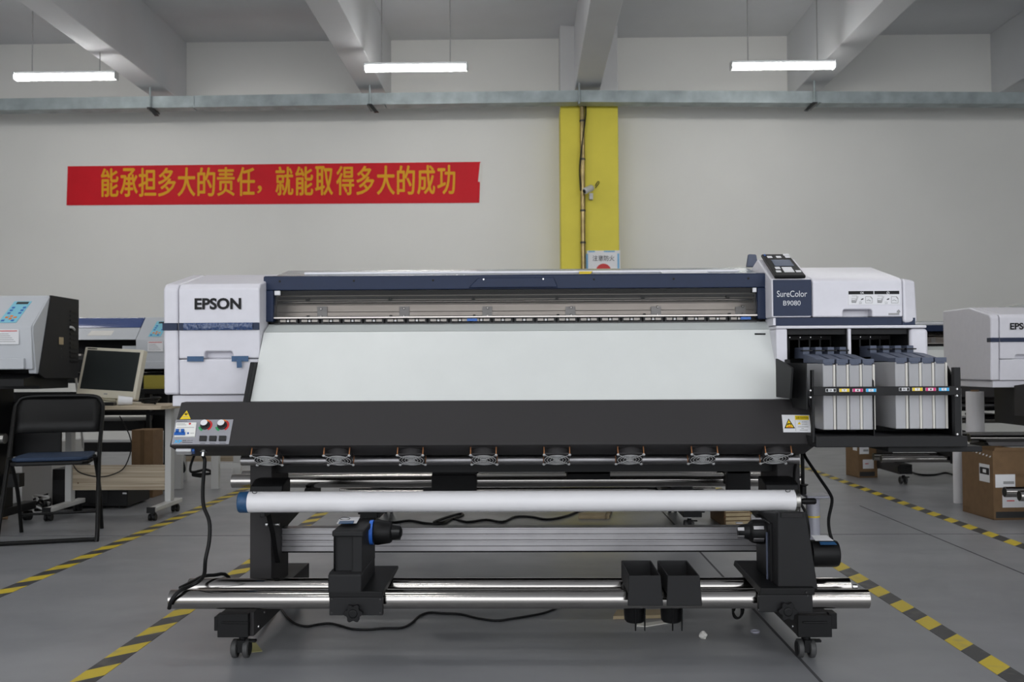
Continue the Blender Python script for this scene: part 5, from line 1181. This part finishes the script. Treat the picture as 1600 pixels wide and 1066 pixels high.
# ------------------------------------------------------------------ right side: cartons, rolls
def labelled_box(name, label, cb, fl, fr, zt, scale=1.0):
    # cb = near corner on the floor, fl = left back corner, fr = right front corner
    A_, B_, C_ = Vector(fl), Vector(cb), Vector(fr); D_ = A_+C_-B_
    t, base = carton(name, label, [A_, B_, C_, D_], zt, open_top=True, group='printer ink cartons')
    du = (B_-A_).normalized(); nl = Vector((du.y, -du.x, 0)); Ll = (B_-A_).length
    fu_ = (C_-B_).normalized(); nf = Vector((fu_.y, -fu_.x, 0)); Lf = (C_-B_).length
    def LQ(f, g): return A_ + du*(Ll*f) + Vector((0, 0, zt*g)) + nl*.001
    def FQ(f, g): return B_ + fu_*(Lf*f) + Vector((0, 0, zt*g)) + nf*.001
    def st(Q, f0, f1, g0, g1, mt, nn, tt=.001, nm='paper_label'): return MB().slab([Q(f0, g0), Q(f1, g0), Q(f1, g1), Q(f0, g1)], nn, tt).build(nm, t, mt, smooth=False)
    st(LQ, .58, .90, .53, .79, 'sticker', nl); st(LQ, .60, .89, .64, .74, 'letter_dark', nl, .002, 'label_print'); st(LQ, .70, .80, .665, .715, 'sticker', nl, .003, 'label_print')
    st(FQ, .05, .55, .47, .66, 'sticker', nf); st(FQ, .25, .52, .52, .56, 'print_grey', nf, .002, 'barcode'); st(FQ, .22, .80, .18, .36, 'sticker', nf); st(FQ, .33, .52, .27, .285, 'red', nf, .002, 'label_print')
    st(FQ, .05, .85, .03, .12, 'ink_black', nf, .001, 'black_print')
    m = MB().use('cardboard_dark'); m.text('EPSON', LQ(.04, .055), du, (0, 0, 1), Ll*.22, zt*.04, off=.001); m.text('EPSON', FQ(.58, .62), fu_, (0, 0, 1), Lf*.24, zt*.045, off=.001); m.build('box_lettering', t, smooth=False)
    m = MB().use('sticker')
    for k in range(9): m.slab([LQ(.05+.105*k, .965-.008*k), LQ(.09+.105*k, .965-.008*k), LQ(.12+.105*k, .99-.008*k), LQ(.08+.105*k, .99-.008*k)], nl, .001)
    m.build('striped_tape', t, smooth=False)
    # flaps standing up slightly above the rim
    MB().slab([FQ(.03, 1.0), FQ(1.0, 1.0), FQ(1.0, 1.045) , FQ(.06, 1.05)], nf, .005).build('top_flap', t, 'cardboard', smooth=False)
    return t
cb_ = PF(1553, 813); zt = PZ(705, cb_.y, 1553)
labelled_box('ink_carton', 'big cardboard carton with white labels at the right edge, under the cut-off printer', cb_, PF(1504.5, 799), cb_+Vector((.25, .015, 0)), zt)
cb_ = PF(1342, 747); zt = .43
labelled_box('ink_carton', 'cardboard carton on the floor under the far printer, left of its caster', cb_, PF(1322, 742), cb_+Vector((.165, .02, 0)), zt)
bb, bs = carton('slatted_crate', 'small brown crate on the floor under the right end of the white tube', [(PX(1112, 6.0), 6.1), (PX(1129, 5.72), 5.72), (PX(1172, 5.72), 5.74), (PX(1150, 6.0), 6.15)], .16)
for k in range(6): MB().slab([(PX(1131, 5.715), 5.713, .02+.024*k), (PX(1170, 5.715), 5.732, .02+.024*k), (PX(1170, 5.715), 5.732, .038+.024*k), (PX(1131, 5.715), 5.713, .038+.024*k)], (0, -1, 0), .006).build('slat', bb, 'pale_wood', smooth=False)
def roll(label, px, py, w, ytop):
    c0 = PF(px, py); r = w/2*c0.y/FPX
    t = thing('media_roll', label, 'media roll', c0, 'white media rolls standing on end'); zt = PZ(ytop, c0.y, px)
    MB().cyl(c0, c0+Vector((0, 0, zt)), r, 28).build('paper', t, 'tube_white'); MB().pipe(c0+Vector((0, 0, zt-.01)), c0+Vector((0, 0, zt+.012)), r*.45, r*.38).build('core', t, 'cardboard')
roll('white media roll standing on the floor left of the big carton', 1497.5, 786, 14, 607)
roll('thicker white media roll standing behind the big carton', 1526, 774.5, 26, 612)
tag(MB().tube(floor_path([(1415, 731), (1425, 738), (1440, 742), (1460, 742), (1478, 739), (1495, 744), (1510, 748)], .007), .008, 8).build('aisle_cable', None, 'rubber'), 'black cable on the floor beside the far caster on the right', 'cable')
